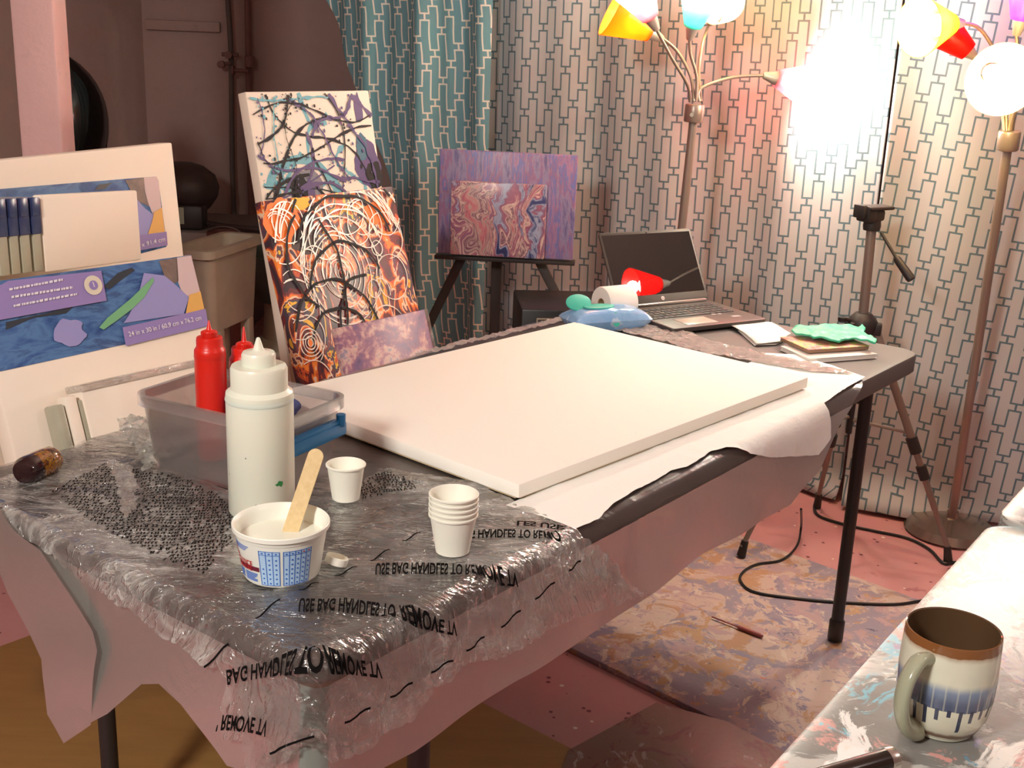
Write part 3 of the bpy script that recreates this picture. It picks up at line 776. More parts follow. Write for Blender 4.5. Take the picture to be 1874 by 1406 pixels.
AM=[A_BLUE,A_LAV,A_PINK,A_ORG,A_GRN,A_DRK,A_PUR,A_TXT,A_MOT,A_SEAL]
def label_text(b, M, s, p0, p1, h, z, m=7):
    vs,fs=text_mesh(s,1,.01); W=max(v.x for v in vs); q0=V(on(M,*p0)); q1=V(on(M,*p1)); d=q1-q0; n=V((-d.y,d.x)).normalized()
    b.add([(*(q0+d*(v.x/W)+n*(v.y/.72*h)),z) for v in vs],fs,m)
# A: the big one at the back
uA=1.2
MA,hA=lean_frame(315,261,2.44,uA,.075,.80,None,'TR',zb=BENCH)
t=thing('blank_canvas','largest white canvas, standing at the back of the stack beside the pink post','canvas',MA)
canvas('canvas_cloth',.80,hA,.035,[M_WHITE2,M_STRETCH],t)
b=MB(); z=.0008
poly(b,MA,[(-60,352),(0,346),(120,336),(285,323),(289,330),(304,440),(304,452),(250,466),(-60,500)],z,0)
poly(b,MA,[(262,325),(285,323),(289,330),(296,400),(280,396),(270,372),(264,350)],z*2,2); poly(b,MA,[(228,330),(262,325),(265,352),(272,378),(250,368),(238,350)],z*2,8)
poly(b,MA,[(240,360),(250,366),(262,380),(285,398),(297,404),(302,432),(240,440)],z*3,1); poly(b,MA,[(280,388),(294,380),(299,420),(300,424),(268,430),(276,406)],z*4,3)
poly(b,MA,[(240,432),(302,424),(304,449),(244,460)],z*5,6); poly(b,MA,[(180,338),(205,334),(190,346),(172,348)],z*2,5)
label_text(b,MA,'x 91.4 cm',(256,452),(299,441),.009,z*6)
b.build('label_band',AM,t,smooth=False)
b=MB(); b.box((.40,hA-.07,.002),(.79,.02,.002),.0005); 
# D: 24 x 30 pack in front
MD,hD=lean_frame(350,466,2.09,.903,.317,.62,None,'TR',zb=BENCH)
wD=-on(MD,9,765)[0]+.62; MD=MD@Matrix.Translation(V((.62-wD,0,0)))
t=thing('blank_canvas','white canvas with a wide blue printed sleeve marked 24 in x 30 in','canvas',MD)
canvas('canvas_cloth',wD,hD,.04,[M_WHITE2,M_STRETCH],t)
b=MB()
poly(b,MD,[(-90,526),(0,514),(349,467),(378,598),(0,680),(-90,700)],z,0)
poly(b,MD,[(322,472),(349,468),(366,538),(345,546),(330,530),(323,512)],z*2,2); poly(b,MD,[(290,478),(323,472),(326,515),(316,520),(300,506)],z*2,8)
poly(b,MD,[(262,500),(300,505),(318,520),(345,545),(335,575),(225,592),(236,575),(252,540)],z*3,1); poly(b,MD,[(345,540),(365,534),(372,566),(338,575)],z*4,3)
poly(b,MD,[(180,600),(195,582),(215,566),(240,545),(278,508),(280,515),(262,545),(240,566),(215,585),(188,604)],z*4,4)
poly(b,MD,[(188,525),(215,500),(240,490),(246,495),(222,512),(200,530)],z*2,5); poly(b,MD,[(10,590),(90,572),(135,560),(120,574),(60,582),(10,604)],z*2,5)
q=on(MD,125,608); blob(b,*q,.03,.022,z*4,1,4)
poly(b,MD,[(-80,535),(0,522),(12,515),(183,496),(193,551),(0,586),(-80,602)],z*5,6)
poly(b,MD,[(222,600),(374,566),(379,597),(228,634)],z*5,6)
q=on(MD,168,523); b.lathe([(.0,0),(.0165,0),(.0165,.0004),(0,.0004)],28,9,T(q[0],q[1],z*6)); b.lathe([(0,0),(.008,0),(.008,.0004),(0,.0004)],20,6,T(q[0],q[1],z*6.8))
label_text(b,MD,'1',(166,527),(170,526),.009,z*8)
label_text(b,MD,'24 in x 30 in / 60.9 cm x 76.2 cm',(233,617),(366,586),.0085,z*7)
rnd=random.Random(2)
for (x0,y0,x1,y1) in ((14,531,112,513),(18,545,130,527),(22,561,138,539)):
    t_=0
    while t_<1:
        k=rnd.uniform(.03,.09); X=x0+(x1-x0)*t_; Y_=y0+(y1-y0)*t_; X2=x0+(x1-x0)*min(1,t_+k*.75); Y2=y0+(y1-y0)*min(1,t_+k*.75)
        poly(b,MD,[(X,Y_-1.6-rnd.random()),(X2,Y2-1.6-rnd.random()),(X2,Y2+2),(X,Y_+2)],z*7,7); t_+=k
b.build('label_band',AM,t,smooth=False)

# C and its neighbours between the two
n_=V((MA[0][2],MA[1][2],MA[2][2])); uv_=V((MA[0][0],MA[1][0],0)); upA=V((MA[0][1],MA[1][1],MA[2][1]))
def fitC(p,off): return atp(p[0],p[1],MA.translation+n_*off,n_)
TLc=fitC((64,358),.10); TRc=fitC((244,349),.10); BLc=fitC((85,499),.10)
uc=(TRc-TLc); wc=uc.length; uc.normalize(); upc=(TLc-BLc); hc=upc.length; upc.normalize(); zc=uc.cross(upc).normalized(); upc=zc.cross(uc)
MC=frame(BLc,uc,upc,zc)
t=thing('blank_canvas','small plain white canvas propped on top of the blue-sleeved canvas','canvas',MC); canvas('canvas_cloth',wc,hc,.018,[M_WHITE2,M_STRETCH],t)
M_SLV=plain('navy_sleeve',(52,66,112),.25,var=.3,vscale=40); M_GREYC=plain('wrapped_canvas_edge',(176,172,150),.35,var=.12,vscale=30)
for k,xx in enumerate((-.024,-.050,-.074,-.098)):
    Mk=MC@Matrix.Translation(V((xx,0.0,-.02)))
    t=thing('edge_on_canvas','wrapped canvas on edge, navy sleeve on top, %s of the row'%['nearest the small white canvas','second from the right','third from the right','leftmost'][k],'canvas',Mk,'edge-on wrapped canvases')
    b=MB(); b.box((.010,hc*.5-.002,-.024),(.019+.002*(k%2),hc-.01,.088),.003); b.build('canvas_cloth',M_GREYC,t)
    b=MB(); b.box((.010,hc*.74,-.024),(.0215+.002*(k%2),hc*.47,.091),.002); b.box((.010,hc*.86,.0225),(.017,.03,.0015),.0004); b.build('paper_sleeve',M_SLV,t)
# E: blank canvas leaning low against D
_nD=V((MD[0][2],MD[1][2],MD[2][2])); _PE=atp(371,657,MD.translation+_nD*.052,_nD)
ME,hE=lean_frame(0,0,0,.903,.317,0,None,'TR',P=_PE,zb=BENCH); wE=-on(ME,150,722)[0]
ME,hE=lean_frame(0,0,0,.903,.317,wE,None,'TR',P=_PE,zb=BENCH)
t=thing('blank_canvas','low white canvas in front of the stack, its top level with the storage bin','canvas',ME); canvas('canvas_cloth',wE,hE,.045,[M_WHITE2,M_STRETCH],t)
b=MB(); b.box((wE/2,hE-.004,-.02),(wE+.006,.012,.05),.003); b.build('folded_wrap',M_WRAP,t)
_PE=atp(146,720,MD.translation+_nD*.034,_nD)
ME2,hE2=lean_frame(0,0,0,.903,.317,.05,None,'TR',P=_PE,zb=BENCH)
t=thing('edge_on_canvas','thick wrapped canvas edge showing below the blue sleeve at the far left','canvas',ME2)
b=MB(); b.box((.025,hE2/2,-.0),(.020,hE2,.03),.004); b.build('canvas_cloth',M_WHITE2,t)
b=MB(); b.box((.003,hE2/2-.01,-.004),(.018,hE2,.035),.004); b.box((.043,hE2/2-.01,-.004),(.014,hE2,.035),.004); b.build('wrapped_side',M_GREYC,t)

# low bench that carries the stack
_t=thing('low_bench','low wooden bench under the leaning blank canvases, seen dimly through the frosted sheet','bench',TM)
b=MB(); b.box((.62,.98,BENCH-.013),(.56,.52,.022),.003); b.build('bench_top',M_LEG,_t)
for x_ in (.62,.86):
    for y_ in (.76,1.20):
        b=MB(); b.box((x_,y_,(BENCH-.012)/2),(.035,.035,BENCH-.046),.002); b.build('leg',M_LEG,_t)
# ---------------------------------------------------------------- things on the table
Z0=TZ+.006
def place(px,py,z=Z0): return atz(px,py,z)
# storage bin (centre and yaw from its edges)
BM=T(-.395,1.631,Z0,-.475); BL,BWd,BH,BE=.226,.141,.118,.014
def rloop(l,w_,r,z,n=6): return [(x,y,z) for x,y in rrect(-l/2,-w_/2,l/2,w_/2,r,n)]
def loft(b,rings,m=0,cap0=True,cap1=False):
    n=len(rings[0]); vs=[p for r in rings for p in r]; fs=[]
    for j in range(len(rings)-1):
        for i in range(n): fs.append((j*n+i,j*n+(i+1)%n,(j+1)*n+(i+1)%n,(j+1)*n+i))
    if cap0: fs.append(tuple(range(n-1,-1,-1)))
    if cap1: fs.append(tuple((len(rings)-1)*n+i for i in range(n)))
    return b.add(vs,fs,m)
BIN=thing('storage_bin','translucent plastic storage bin holding the red squeeze bottles, with a blue latch','bin',BM)
b=MB(); g=lambda k:(BL+2*BE*k,BWd+2*BE*k)
loft(b,[rloop(*g(0),.018,0),rloop(*g(.3),.02,.03),rloop(*g(1),.024,BH),rloop(BL+2*BE-.004,BWd+2*BE-.004,.022,BH),rloop(BL+2*BE*.3-.004,BWd+2*BE*.3-.004,.018,.03),rloop(BL-.004,BWd-.004,.016,.003)],cap1=True)
b.build('tub',M_BIN,BIN)
b=MB(); o1=BL+2*BE+.012; o2=BWd+2*BE+.012
loft(b,[rloop(BL+2*BE,BWd+2*BE,.024,BH-.016),rloop(o1,o2,.03,BH-.016),rloop(o1,o2,.03,BH),rloop(BL+2*BE,BWd+2*BE,.024,BH),rloop(BL+2*BE,BWd+2*BE,.024,BH-.016)],cap0=False)
b.build('rim',M_BIN,BIN)
b=MB(); xe=BL/2+BE+.004
b.box((xe+.004,0,BH-.045),(.008,BWd*.98,.020),.003); b.box((xe+.0,0,BH-.033),(.012,BWd*.8,.007),.002); b.tube([(xe+.004,BWd*.42,BH-.040),(xe+.004,BWd*.42,BH-.022)],.007,12)
b.build('latch',M_BLUE,BIN)
# cloth inside
b=MB(); b.box((0,0,0),(.10,.06,.035),.012,seg=3)
for p in b.v: p += V((noise.noise(p*40),noise.noise(p*40+V((3,0,0))),noise.noise(p*40+V((0,5,0)))))*.008
c=BM@V((.01,.035,.088)); o=b.build('folded_cloth',M_NAVY,M=T(c.x,c.y,c.z-.0,-.475)); tag(o,'folded dark blue cloth lying inside the storage bin','cloth')
M_GREYB=plain('grey_jar',(140,150,158),.4)
# squeeze bottles
def squeeze(name,label,P,r,zs,mat,seed=0,group=None,nozzle_mat=None):
    """zs: heights of body top, tier, collar, tip above the base"""
    t=thing(name,label,'bottle',T(P.x,P.y,P.z,seed),group)
    hb,h2_,h3_,ht=zs
    b=MB(); b.lathe([(0,0),(r*.93,0),(r,.004),(r,hb*.97),(r*.985,hb),(r*.9,hb+.003),(r*.84,hb+.005),(r*.84,h2_-.004),(r*.80,h2_),(r*.5,h2_+.001),(0,h2_+.001)],56)
    b.lathe([(r*1.005,hb*.93),(r*1.02,hb*.945),(r*1.005,hb*.96)],56); b.build('bottle_body',mat,t)
    b=MB(); b.lathe([(r*.45,h2_),(r*.50,h2_+.001),(r*.50,h3_-.003),(r*.46,h3_),(r*.20,h3_+.002),(r*.155,h3_+.004),(r*.055,ht-.001),(r*.03,ht),(0,ht)],40)
    for k in range(26 if mat is M_RED else 0):
        a=2*pi*k/26; b.box((r*.505*cos(a),r*.505*sin(a),(h2_+h3_)/2),(.0012,.0022,(h3_-h2_)*.7),0,rz=a)
    b.build('nozzle_cap',nozzle_mat or mat,t); return t
def zpx(px,py,Y): return aty(px,py,Y).z
P=place(480,935); print('big bottle',P); Yb=P.y; rb=(126/2)*Yb*1.02/F
ZB=[zpx(480,y,Yb)-P.z for y in (716,674,655,618)]
BB=squeeze('squeeze_bottle','large white squeeze bottle standing behind the measuring tub',P,rb,[ZB[0],ZB[1]+.004,ZB[2]+.008,ZB[3]],M_MILK,.3)
b=MB()
for (a_,z_,s_) in ((-47,.053,.006),):
    a_-=17; vs=[]
    for k in range(22):
        an=2*pi*k/22; aa=R(a_)+s_*cos(an)/rb; vs.append(((rb+.0004)*cos(aa),(rb+.0004)*sin(aa),z_+s_*.55*sin(an)*(1+.35*sin(5*an))+.0012*sin(2*an)))
    b.add(vs,[tuple(range(22))])
b.build('green_paint_smear',plain('green_smear',(50,130,70),.5),BB)
P=place(391,836,Z0+.006); print(P); rr=(58/2)*P.y*1.02/F
ZB=[zpx(391,y,P.y)-P.z for y in (640,622,612,587)]
squeeze('squeeze_bottle','red squeeze bottle in the storage bin, the nearer and taller of the two',P,rr,[ZB[0],ZB[1]+.004,ZB[2]+.005,ZB[3]],M_RED,1,'red squeeze bottles in the bin')
P2=place(452,822,Z0+.006); ZB=[zpx(452,y,P2.y)-P2.z for y in (656,640,632,598)]
squeeze('squeeze_bottle','red squeeze bottle half hidden behind the large white bottle',P2,rr,[ZB[0],ZB[1]+.004,ZB[2]+.004,ZB[3]],M_RED,2,'red squeeze bottles in the bin')
# measuring tub
def tub_mat():
    n=NT('printed_white_tub'); x,y,z=n.sep(n.coord()); f=n.noise(n.coord(),3,2)
    return n.done(n.bsdf(n.mix(f,lin((232,234,222)),lin((242,243,232))),.35))
M_TUB=tub_mat(); M_LIQ=plain('milky_medium',(232,234,218),.12); M_PBLUE=plain('print_blue',(50,104,196),.5); M_PRED=plain('print_red',(192,40,44),.5); M_PPALE=plain('print_pale_blue',(176,208,238),.5); M_PDARK=plain('print_dark_red',(110,30,50),.5)
P=place(516,1046); Yt=P.y; rt_=(185/2)*Yt*1.04/F; rbm=(152/2)*Yt*1.0/F; ht_=zpx(511,952,Yt)-P.z
TUB=thing('measuring_tub','short white mixing tub with blue charts and red lettering, stirring stick inside','tub',T(P.x,P.y,P.z,0))
b=MB(); b.lathe([(0,.001),(rbm*.96,0),(rbm,.003),(rt_*.93,ht_-.012),(rt_*.94,ht_-.012),(rt_*.955,ht_-.008),(rt_,ht_-.006),(rt_,ht_-.001),(rt_*.985,ht_),(rt_*.955,ht_-.001),(rt_*.90,ht_-.008),(rbm*.95,.004),(0,.004)],72)
b.build('tub_wall',M_TUB,TUB)
b=MB(); b.lathe([(0,ht_*.70),(rt_*.872,ht_*.70),(rt_*.872,ht_*.695),(0,ht_*.60)],56); b.build('mixed_medium',M_LIQ,TUB)
def on_tub(b,pts,m,off=.0004,sub=6):
    """polygon given as (angle deg, height share) on the outside of the tub"""
    q=[]
    for i,(a,h) in enumerate(pts):
        a2,h2q=pts[(i+1)%len(pts)]
        for k in range(sub): q.append((a+(a2-a)*k/sub,h+(h2q-h)*k/sub))
    vs=[]
    for a,h in q:
        zz=h*(ht_-.012); r_=rbm+(rt_*.93-rbm)*max(0,(zz-.003)/(ht_-.015))+off
        vs.append((r_*cos(R(a)),r_*sin(R(a)),zz))
    b.add(vs,[tuple(range(len(vs)))],m)
def rectub(b,a0,a1,h0,h1,m,off=.0004):
    n_=max(1,int(abs(a1-a0)/4)); vs=[]
    for k in range(n_+1):
        a=a0+(a1-a0)*k/n_
        for h in (h0,h1):
            zz=h*(ht_-.012); r_=rbm+(rt_*.93-rbm)*max(0,(zz-.003)/(ht_-.015))+off; vs.append((r_*cos(R(a)),r_*sin(R(a)),zz))
    b.add(vs,[(2*k,2*k+2,2*k+3,2*k+1) for k in range(n_)],m)
b=MB(); pm=[M_PBLUE,M_PRED,M_PPALE,M_PDARK]
rnd=random.Random(4)
for k in range(4): rectub(b,198+k*1.5,236-k*2.5,.90-k*.035,.92-k*.035,0)
rectub(b,199,204,.60,.84,1); rectub(b,204,209,.52,.66,1)
rectub(b,203,250,.36,.47,3,.0003)
for k in range(6):
    rectub(b,204,219-rnd.random()*3,.28-k*.035,.305-k*.035,0); rectub(b,222,247-rnd.random()*8,.28-k*.035,.305-k*.035,0)
def tub_text(s,a0,a1,h0,h1,m):
    vs,fs=text_mesh(s,1,.02); W=max(v.x for v in vs); out=[]
    for v in vs:
        a=a0+(a1-a0)*v.x/W; zz=(h0+(h1-h0)*v.y/.72)*(ht_-.012); r_=rbm+(rt_*.93-rbm)*(zz/(ht_-.015))+.0007; out.append((r_*cos(R(a)),r_*sin(R(a)),zz))
    b.add(out,fs,m)
tub_text('OUNCE',208,240,.47,.60,1); tub_text('n MEASURE',206,238,.36,.45,1)
for (a0,a1,nc) in ((252,279,3),(284,322,5)):
    rectub(b,a0,a1,.06,.90,2,.0002)
    for k in range(nc+1):
        a=a0+(a1-a0)*k/nc; rectub(b,a-.5,a+.5,.06,.90,0,.0006)
    for h in (.06,.80,.89): rectub(b,a0,a1,h,h+.012,0,.0006)
    for k in range(nc):
        a=a0+(a1-a0)*(k+.5)/nc
        if k%2==0: rectub(b,a0+(a1-a0)*k/nc,a0+(a1-a0)*(k+1)/nc,.06,.8,2,.0003)
        rectub(b,a-1.2,a+1.2,.83,.86,1 if nc==5 and k>2 else 0,.0007)
        hh=.10
        while hh<(.75 if k>0 else .45): rectub(b,a-1.1,a+1.1,hh,hh+.035,0,.0007); hh+=.115
b.build('printed_chart',pm,TUB,smooth=False)
# stirring stick
A=V((P.x-.002+.012,P.y+.012,P.z+ht_*.62)); 
top_=aty(582,822,P.y+.055); low=aty(540,948,P.y+.020); d=(top_-low).normalized(); side=d.cross(_fw).normalized(); nz=side.cross(d)
L_=(top_-low).length+.03
St=frame(low-d*.03,side,d,nz)
def stick_poly(w_,L):
    pts=[]
    for i in range(13): a=pi*i/12; pts.append((w_/2*cos(a),L-w_/2+w_/2*sin(a)))
    for i in range(13): a=pi+pi*i/12; pts.append((w_/2*cos(a),w_/2+w_/2*sin(a)))
    return pts
b=MB(); prism(b,stick_poly(.0195,L_),-.0009,.0009,.0003); o=b.build('craft_stick',M_STICK,M=St); tag(o,'wide wooden craft stick standing in the measuring tub','stick')
# paper cups
def cup_prof(r0,r1,h,th=.0009):
    return [(0,.001),(r0*.93,.001),(r0*.95,0),(r0,.0005),(r1,h-.004),(r1+.002,h-.003),(r1+.0022,h-.001),(r1+.0006,h),(r1-th,h-.002),(r0-th,.004),(0,.004)]
def cup(label,P,r0,r1,h,group=None,z=0,fill=None):
    t=thing('paper_cup',label,'cup',T(P.x,P.y,P.z+z,random.uniform(0,6)),group)
    b=MB(); b.lathe(cup_prof(r0,r1,h),56); b.build('cup_wall',M_CUP,t)
    if fill: b=MB(); rf=r0+(r1-r0)*fill-.0012; b.lathe([(0,h*fill),(rf,h*fill),(rf*.99,h*fill-.001),(0,h*fill-.001)],40); b.build('clear_medium',M_LIQ,t)
    return t
P=place(633,912); r1=(73/2)*P.y*1.02/F; h=zpx(633,848,P.y)-P.z
cup('single small white paper cup standing between the tub and the big canvas',P,r1*.72,r1*.97,h,fill=.55)
P=place(828,1008); r1=(93/2)*P.y*1.03/F; hs=zpx(834,902,P.y)-P.z
n_=5; stp=.0068
names=['bottom cup of the white paper cup stack, the only one whose side shows','second cup from the bottom of the white cup stack, just a rim','middle rim of the five stacked white paper cups','second rim from the top of the white paper cup stack','top cup of the white paper cup stack, open and empty']
for k in range(n_):
    cup(names[k],P,r1*.70,r1*.965,hs-stp*(n_-1),'stacked white paper cups',z=k*stp+.0)
# loose cap
P=place(614,1037); r=.0140
t=thing('bottle_cap','small round translucent white cap lying beside the measuring tub','cap',T(P.x,P.y,P.z+.004,0)@Matrix.Rotation(R(16),4,'Y')@Matrix.Rotation(R(-12),4,'X'))
b=MB(); b.lathe([(0,0),(r*.97,0),(r,.001),(r,.009),(r*.93,.010),(r*.92,.009),(r*.92,.002),(0,.002)],40); b.build('cap_shell',M_CUP,t)
# amber glass piece
def glass_mat():
    n=NT('amber_marbled_glass'); co=n.coord(); f=n.noise(n.mapping(co,scale=(1,3,3)),34,5,.6,1.5)
    c=n.ramp(f,[(.34,lin((34,14,10))),(.46,lin((96,44,12))),(.53,lin((190,128,24))),(.58,lin((110,60,18))),(.66,lin((214,176,60)))])
    return n.done(n.bsdf(c,.04,Transmission_Weight=.35,IOR=1.45,Coat_Weight=.6))
M_GLASS=glass_mat(); M_MARO=plain('dark_maroon_glass',(34,12,14),.05,Coat_Weight=.7)
A=atz(48,862,Z0+.016); B_=atz(118,829,Z0+.016); d=(B_-A).normalized()
t=thing('glass_piece','hollow amber and brown blown-glass piece lying at the left table corner','glass')
pr=[(.007,.0),(.014,.000),(.0175,.004),(.0185,.016),(.0185,.040),(.0175,.054),(.0135,.061),(.008,.063),(.006,.058),(.010,.045),(.010,.012),(.007,.0)]
zax=d; xax=zax.orthogonal().normalized(); Mg=frame(A-d*.008,xax,zax.cross(xax),zax)
t.matrix_basis=Mg@Matrix.Scale(1.12,4)
b=MB(); b.lathe([(r_,z_) for r_,z_ in pr],44); b.build('glass_body',M_GLASS,t)
b=MB(); b.lathe([(.0072,.0),(.0142,-.0006),(.0178,.004),(.0188,.012),(.0186,.0195),(.0180,.0195),(.0182,.012),(.0150,.003),(.0072,.002)],44); b.build('dark_end',M_MARO,t)
# crumpled silver-looking folds of the bag
CR=film('bunched_clear_plastic',(226,226,214),.42,.10,1.0,40,.4,1.0)
def crump(name,px,amp,seed):
    pl=pxpoly(px)
    def hf(a,b):
        return .008+amp*(.5+.5*abs(noise.noise(V((a*45,b*45,seed))))*2)+.006*max(0,rid(a,b,60,seed,.7,.5))**2
    o=patch(pl,.0045,hf,jag=.0035,seed=seed).build(name,CR,BAG,smooth=False)
    return o
crump('bunched_fold',[(258,750),(270,790),(292,850),(284,880),(268,872),(240,838),(216,800),(234,780)],.022,3)
crump('bunched_fold',[(198,858),(218,862),(240,872),(252,905),(250,950),(228,978),(222,930),(205,890)],.010,6)
crump('bunched_fold',[(262,852),(280,848),(286,868),(264,884)],.010,8)
crump('bunched_fold',[(1092,1000),(1105,1020),(1128,1062),(1172,1085),(1140,1083),(1112,1072),(1085,1030)],.006,9)
crump('bunched_fold',[(736,1262),(790,1205),(833,1203),(800,1240),(771,1252),(740,1300),(690,1325),(700,1290)],.006,12)
def edge_film(px,seed):
    pl=pxpoly(px)
    patch(pl,.006,lambda a,b:.005+.006*abs(noise.noise(V((a*30,b*50,seed))))+.004*max(0,rid(a,b,40,seed,.3,.5))**2,jag=.0015,seed=seed).build('wrinkled_edge',M_EDGEF,SHEET,smooth=False)
edge_film([(1100,590),(1190,599),(1230,606),(1300,628),(1400,654),(1480,668),(1560,690),(1484,686),(1300,653),(1100,603)],21)
edge_film([(760,652),(860,627),(1000,592),(1046,580),(1058,586),(1000,600),(860,634),(762,658)],23)
crump('bunched_fold',[(500,1376),(590,1340),(654,1346),(690,1332),(600,1385),(530,1400),(478,1415)],.006,14)
# ---------------------------------------------------------------- laptop
LA=.531; lu=V((cos(LA),sin(LA),0)); lv=V((-sin(LA),cos(LA),0)); LM=frame(V((.362,2.598,TZ+.001)),lu,lv,V((0,0,1)))
M_LAPD=plain('laptop_dark_grey',(74,66,62),.42,.3); M_LAPS=plain('laptop_silver_edge',(190,178,170),.3,.7); M_KEY=plain('black_keys',(30,26,24),.5)
LW,LD=.285,.222
t=thing('laptop','open dark laptop on the far end of the folding table','laptop',LM)
b=MB(); prism(b,rrect(0,0,LW,LD,.012),.004,.0155,.002,0); prism(b,rrect(.001,.001,LW-.001,LD-.001,.012),.0085,.013,.001,1); b.build('base',[M_LAPD,M_LAPS],t)
b=MB()
for j in range(5):
    n=14 if j else 13
    for i in range(14):
        x=.020+i*.0176; y=.100+j*.0195
        if j==0 and 4<=i<=8:
            if i==4: b.box((.020+6*.0176,y,.0164),(.086,.0155,.0015),.0004)
            continue
        b.box((x,y,.0164),(.0152,.0160,.0015),.0004)
b.build('keyboard',M_KEY,t)
b=MB(); b.box((LW*.36,.046,.0158),(.090,.058,.0008),.0002); b.build('touchpad',plain('touchpad',(176,164,150),.35),t)
b=MB(); b.box((LW*.80,.05,.0157),(.024,.013,.0006)); b.box((LW*.66,.086,.0157),(.011,.009,.0006)); b.box((LW*.72,.084,.0157),(.010,.009,.0006)); b.build('sticker',plain('sticker_grey',(170,160,158),.4),t)
b=MB(); b.box((LW/2,LD-.004,.019),(LW*.9,.010,.006),.002); b.build('hinge_bar',M_LAPS,t)
tilt=.534; su=V((0,sin(tilt),cos(tilt))); LS=frame(V((0,LD+.002,.018)),V((1,0,0)),su,V((1,0,0)).cross(su)); SH=.193
b=MB(); p_=MB(); prism(p_,rrect(0,0,LW,SH,.009),-.006,0,.001); 
lid=p_.build('screen_lid',M_LAPD,t,M=LS)
def screen_mat():
    n=NT('dark_glossy_screen'); return n.done(n.bsdf((.008,.009,.009,1),.015,Specular_IOR_Level=.9,Coat_Weight=1.,Coat_Roughness=.01))
b=MB(); b.box((LW/2,SH/2+.008,.0003),(LW-.014,SH-.032,.0006)); b.build('display',screen_mat(),lid)
b=MB(); b.lathe([(0,0),(.0052,0),(.0052,.0006),(0,.0006)],28,0,T(LW/2+.0,.0125,.0004))
vs,fs=text_mesh('hp',.0072,.0); W=max(v.x for v in vs); b.add([(v.x*1.0+LW/2-W/2+.0004,v.y+.0100,.0013) for v in vs],fs,1); b.build('round_logo',[plain('logo_pale',(210,196,190),.4),M_BLACK],lid)
b=MB(); b.lathe([(0,0),(.0016,0),(.0016,.0005),(0,.0005)],14,0,T(LW/2,SH-.006,.0002)); b.build('webcam',M_BLACKGLOSS,lid)
# ---------------------------------------------------------------- wipes, roll, papers, books, glove
def wipe_mat():
    n=NT('printed_blue_wipes_film'); co=n.coord(); f=n.noise(co,18,3); g_=E_(n,n.noise(n.mapping(co,scale=(1,3,1)),26,2)).smooth(.60,.68)
    c=n.mix(f,lin((96,150,206)),lin((158,196,230))); c=n.mix((g_*.6).s,c,lin((206,222,236)))
    return n.done(n.bsdf(c,.18,Coat_Weight=.5,normal=n.bump(n.noise(co,45,4),.5,.004)))
M_WIPE=wipe_mat(); M_TEALP=plain('teal_plastic',(64,186,166),.35)
P=place(1108,603,TZ+.002); WM=T(P.x,P.y+.01,TZ+.002,.42)
t=thing('wipes_pack','soft blue wipes packet with its teal flap lid open, beside the laptop','packet',WM)
vs=[];nx,ny=30,16
b=MB()
def pil(u,v_): # superellipse pillow
    k=(1-abs(2*u-1)**3.2)**.55*(1-abs(2*v_-1)**3)**.5; return k
for top in (1,0):
    off=[]
    vs=[]
    for j in range(ny+1):
        for i in range(nx+1):
            u=i/nx; v_=j/ny; k=pil(u,v_); x=(u-.5)*.20; y=(v_-.5)*(.088+.012*abs(2*u-1)**6); zz=.026+(.027*k if top else -.026*min(1,k*1.4)); zz+=.003*noise.noise(V((x*40,y*40,1+top)))*k
            vs.append((x,y,zz))
    b.add(vs,[(j*(nx+1)+i,j*(nx+1)+i+1,(j+1)*(nx+1)+i+1,(j+1)*(nx+1)+i) for j in range(ny) for i in range(nx)])
b.build('packet_film',M_WIPE,t)
b=MB(); b.lathe([(0,0),(.012,0),(.013,.0004),(0,.001)],24,0,T(.005,-.040,.030)@Matrix.Rotation(R(70),4,'X')@Matrix.Diagonal((.8,1.3,1,1))); b.build('green_badge',M_TEALP,t)
b=MB(); prism(b,[(.03*cos(a)*1.3,.022*sin(a)) for a in [2*pi*k/28 for k in range(28)]],0,.004,.001); b.build('lid_frame',M_TEALP,t,M=T(-.02,0,.051))
b=MB(); prism(b,[(.026*cos(a)*1.15,.026*sin(a)) for a in [2*pi*k/28 for k in range(28)]],0,.004,.001); b.build('flap_lid',M_TEALP,t,M=T(-.062,.022,.058)@Matrix.Rotation(R(32),4,'X')@Matrix.Rotation(R(-8),4,'Y'))
Pr=aty(1130,538,2.70); 
t=thing('tissue_roll','white paper roll lying behind the blue wipes packet','paper roll',frame(V((Pr.x-.002,2.735,TZ+.0425)),V((0,0,1)),V((.85,.52,0)).normalized().cross(V((0,0,1))),V((.85,.52,0)).normalized()))
b=MB(); b.lathe([(.014,-.04),(.040,-.04),(.041,-.038),(.041,.038),(.040,.04),(.014,.04),(.014,-.04)],44); b.build('paper_winding',M_PAPER,t)
b=MB(); b.lathe([(.012,-.039),(.014,-.039),(.014,.039),(.012,.039),(.012,-.039)],30); b.build('cardboard_core',plain('cardboard',(176,146,110),.9),t)
# dark chest behind the table
Pc=aty(955,566,3.12); Mx=T(Pc.x,3.12,0,.10)
t=thing('drawer_chest','dark box-shaped chest with a pale edged panel behind the far table edge','chest',Mx)
b=MB(); b.box((.16,.13,Pc.z/2),(.32,.26,Pc.z),.006); b.build('body',M_BLACK,t)
b=MB(); b.box((.17,-.006,Pc.z-.09),(.26,.012,.14),.003); dr=b.build('drawer',plain('dark_brown_front',(48,38,34),.4),t)
b=MB()
for (c,d_) in (((.17,-.014,Pc.z-.024),(.26,.004,.005)),((.042,-.014,Pc.z-.09),(.005,.004,.135)),((.298,-.014,Pc.z-.09),(.005,.004,.135)),((.17,-.014,Pc.z-.157),(.26,.004,.005))): b.box(c,d_,.001)
b.build('edge_trim',plain('pale_trim',(150,136,120),.4,.4),dr)
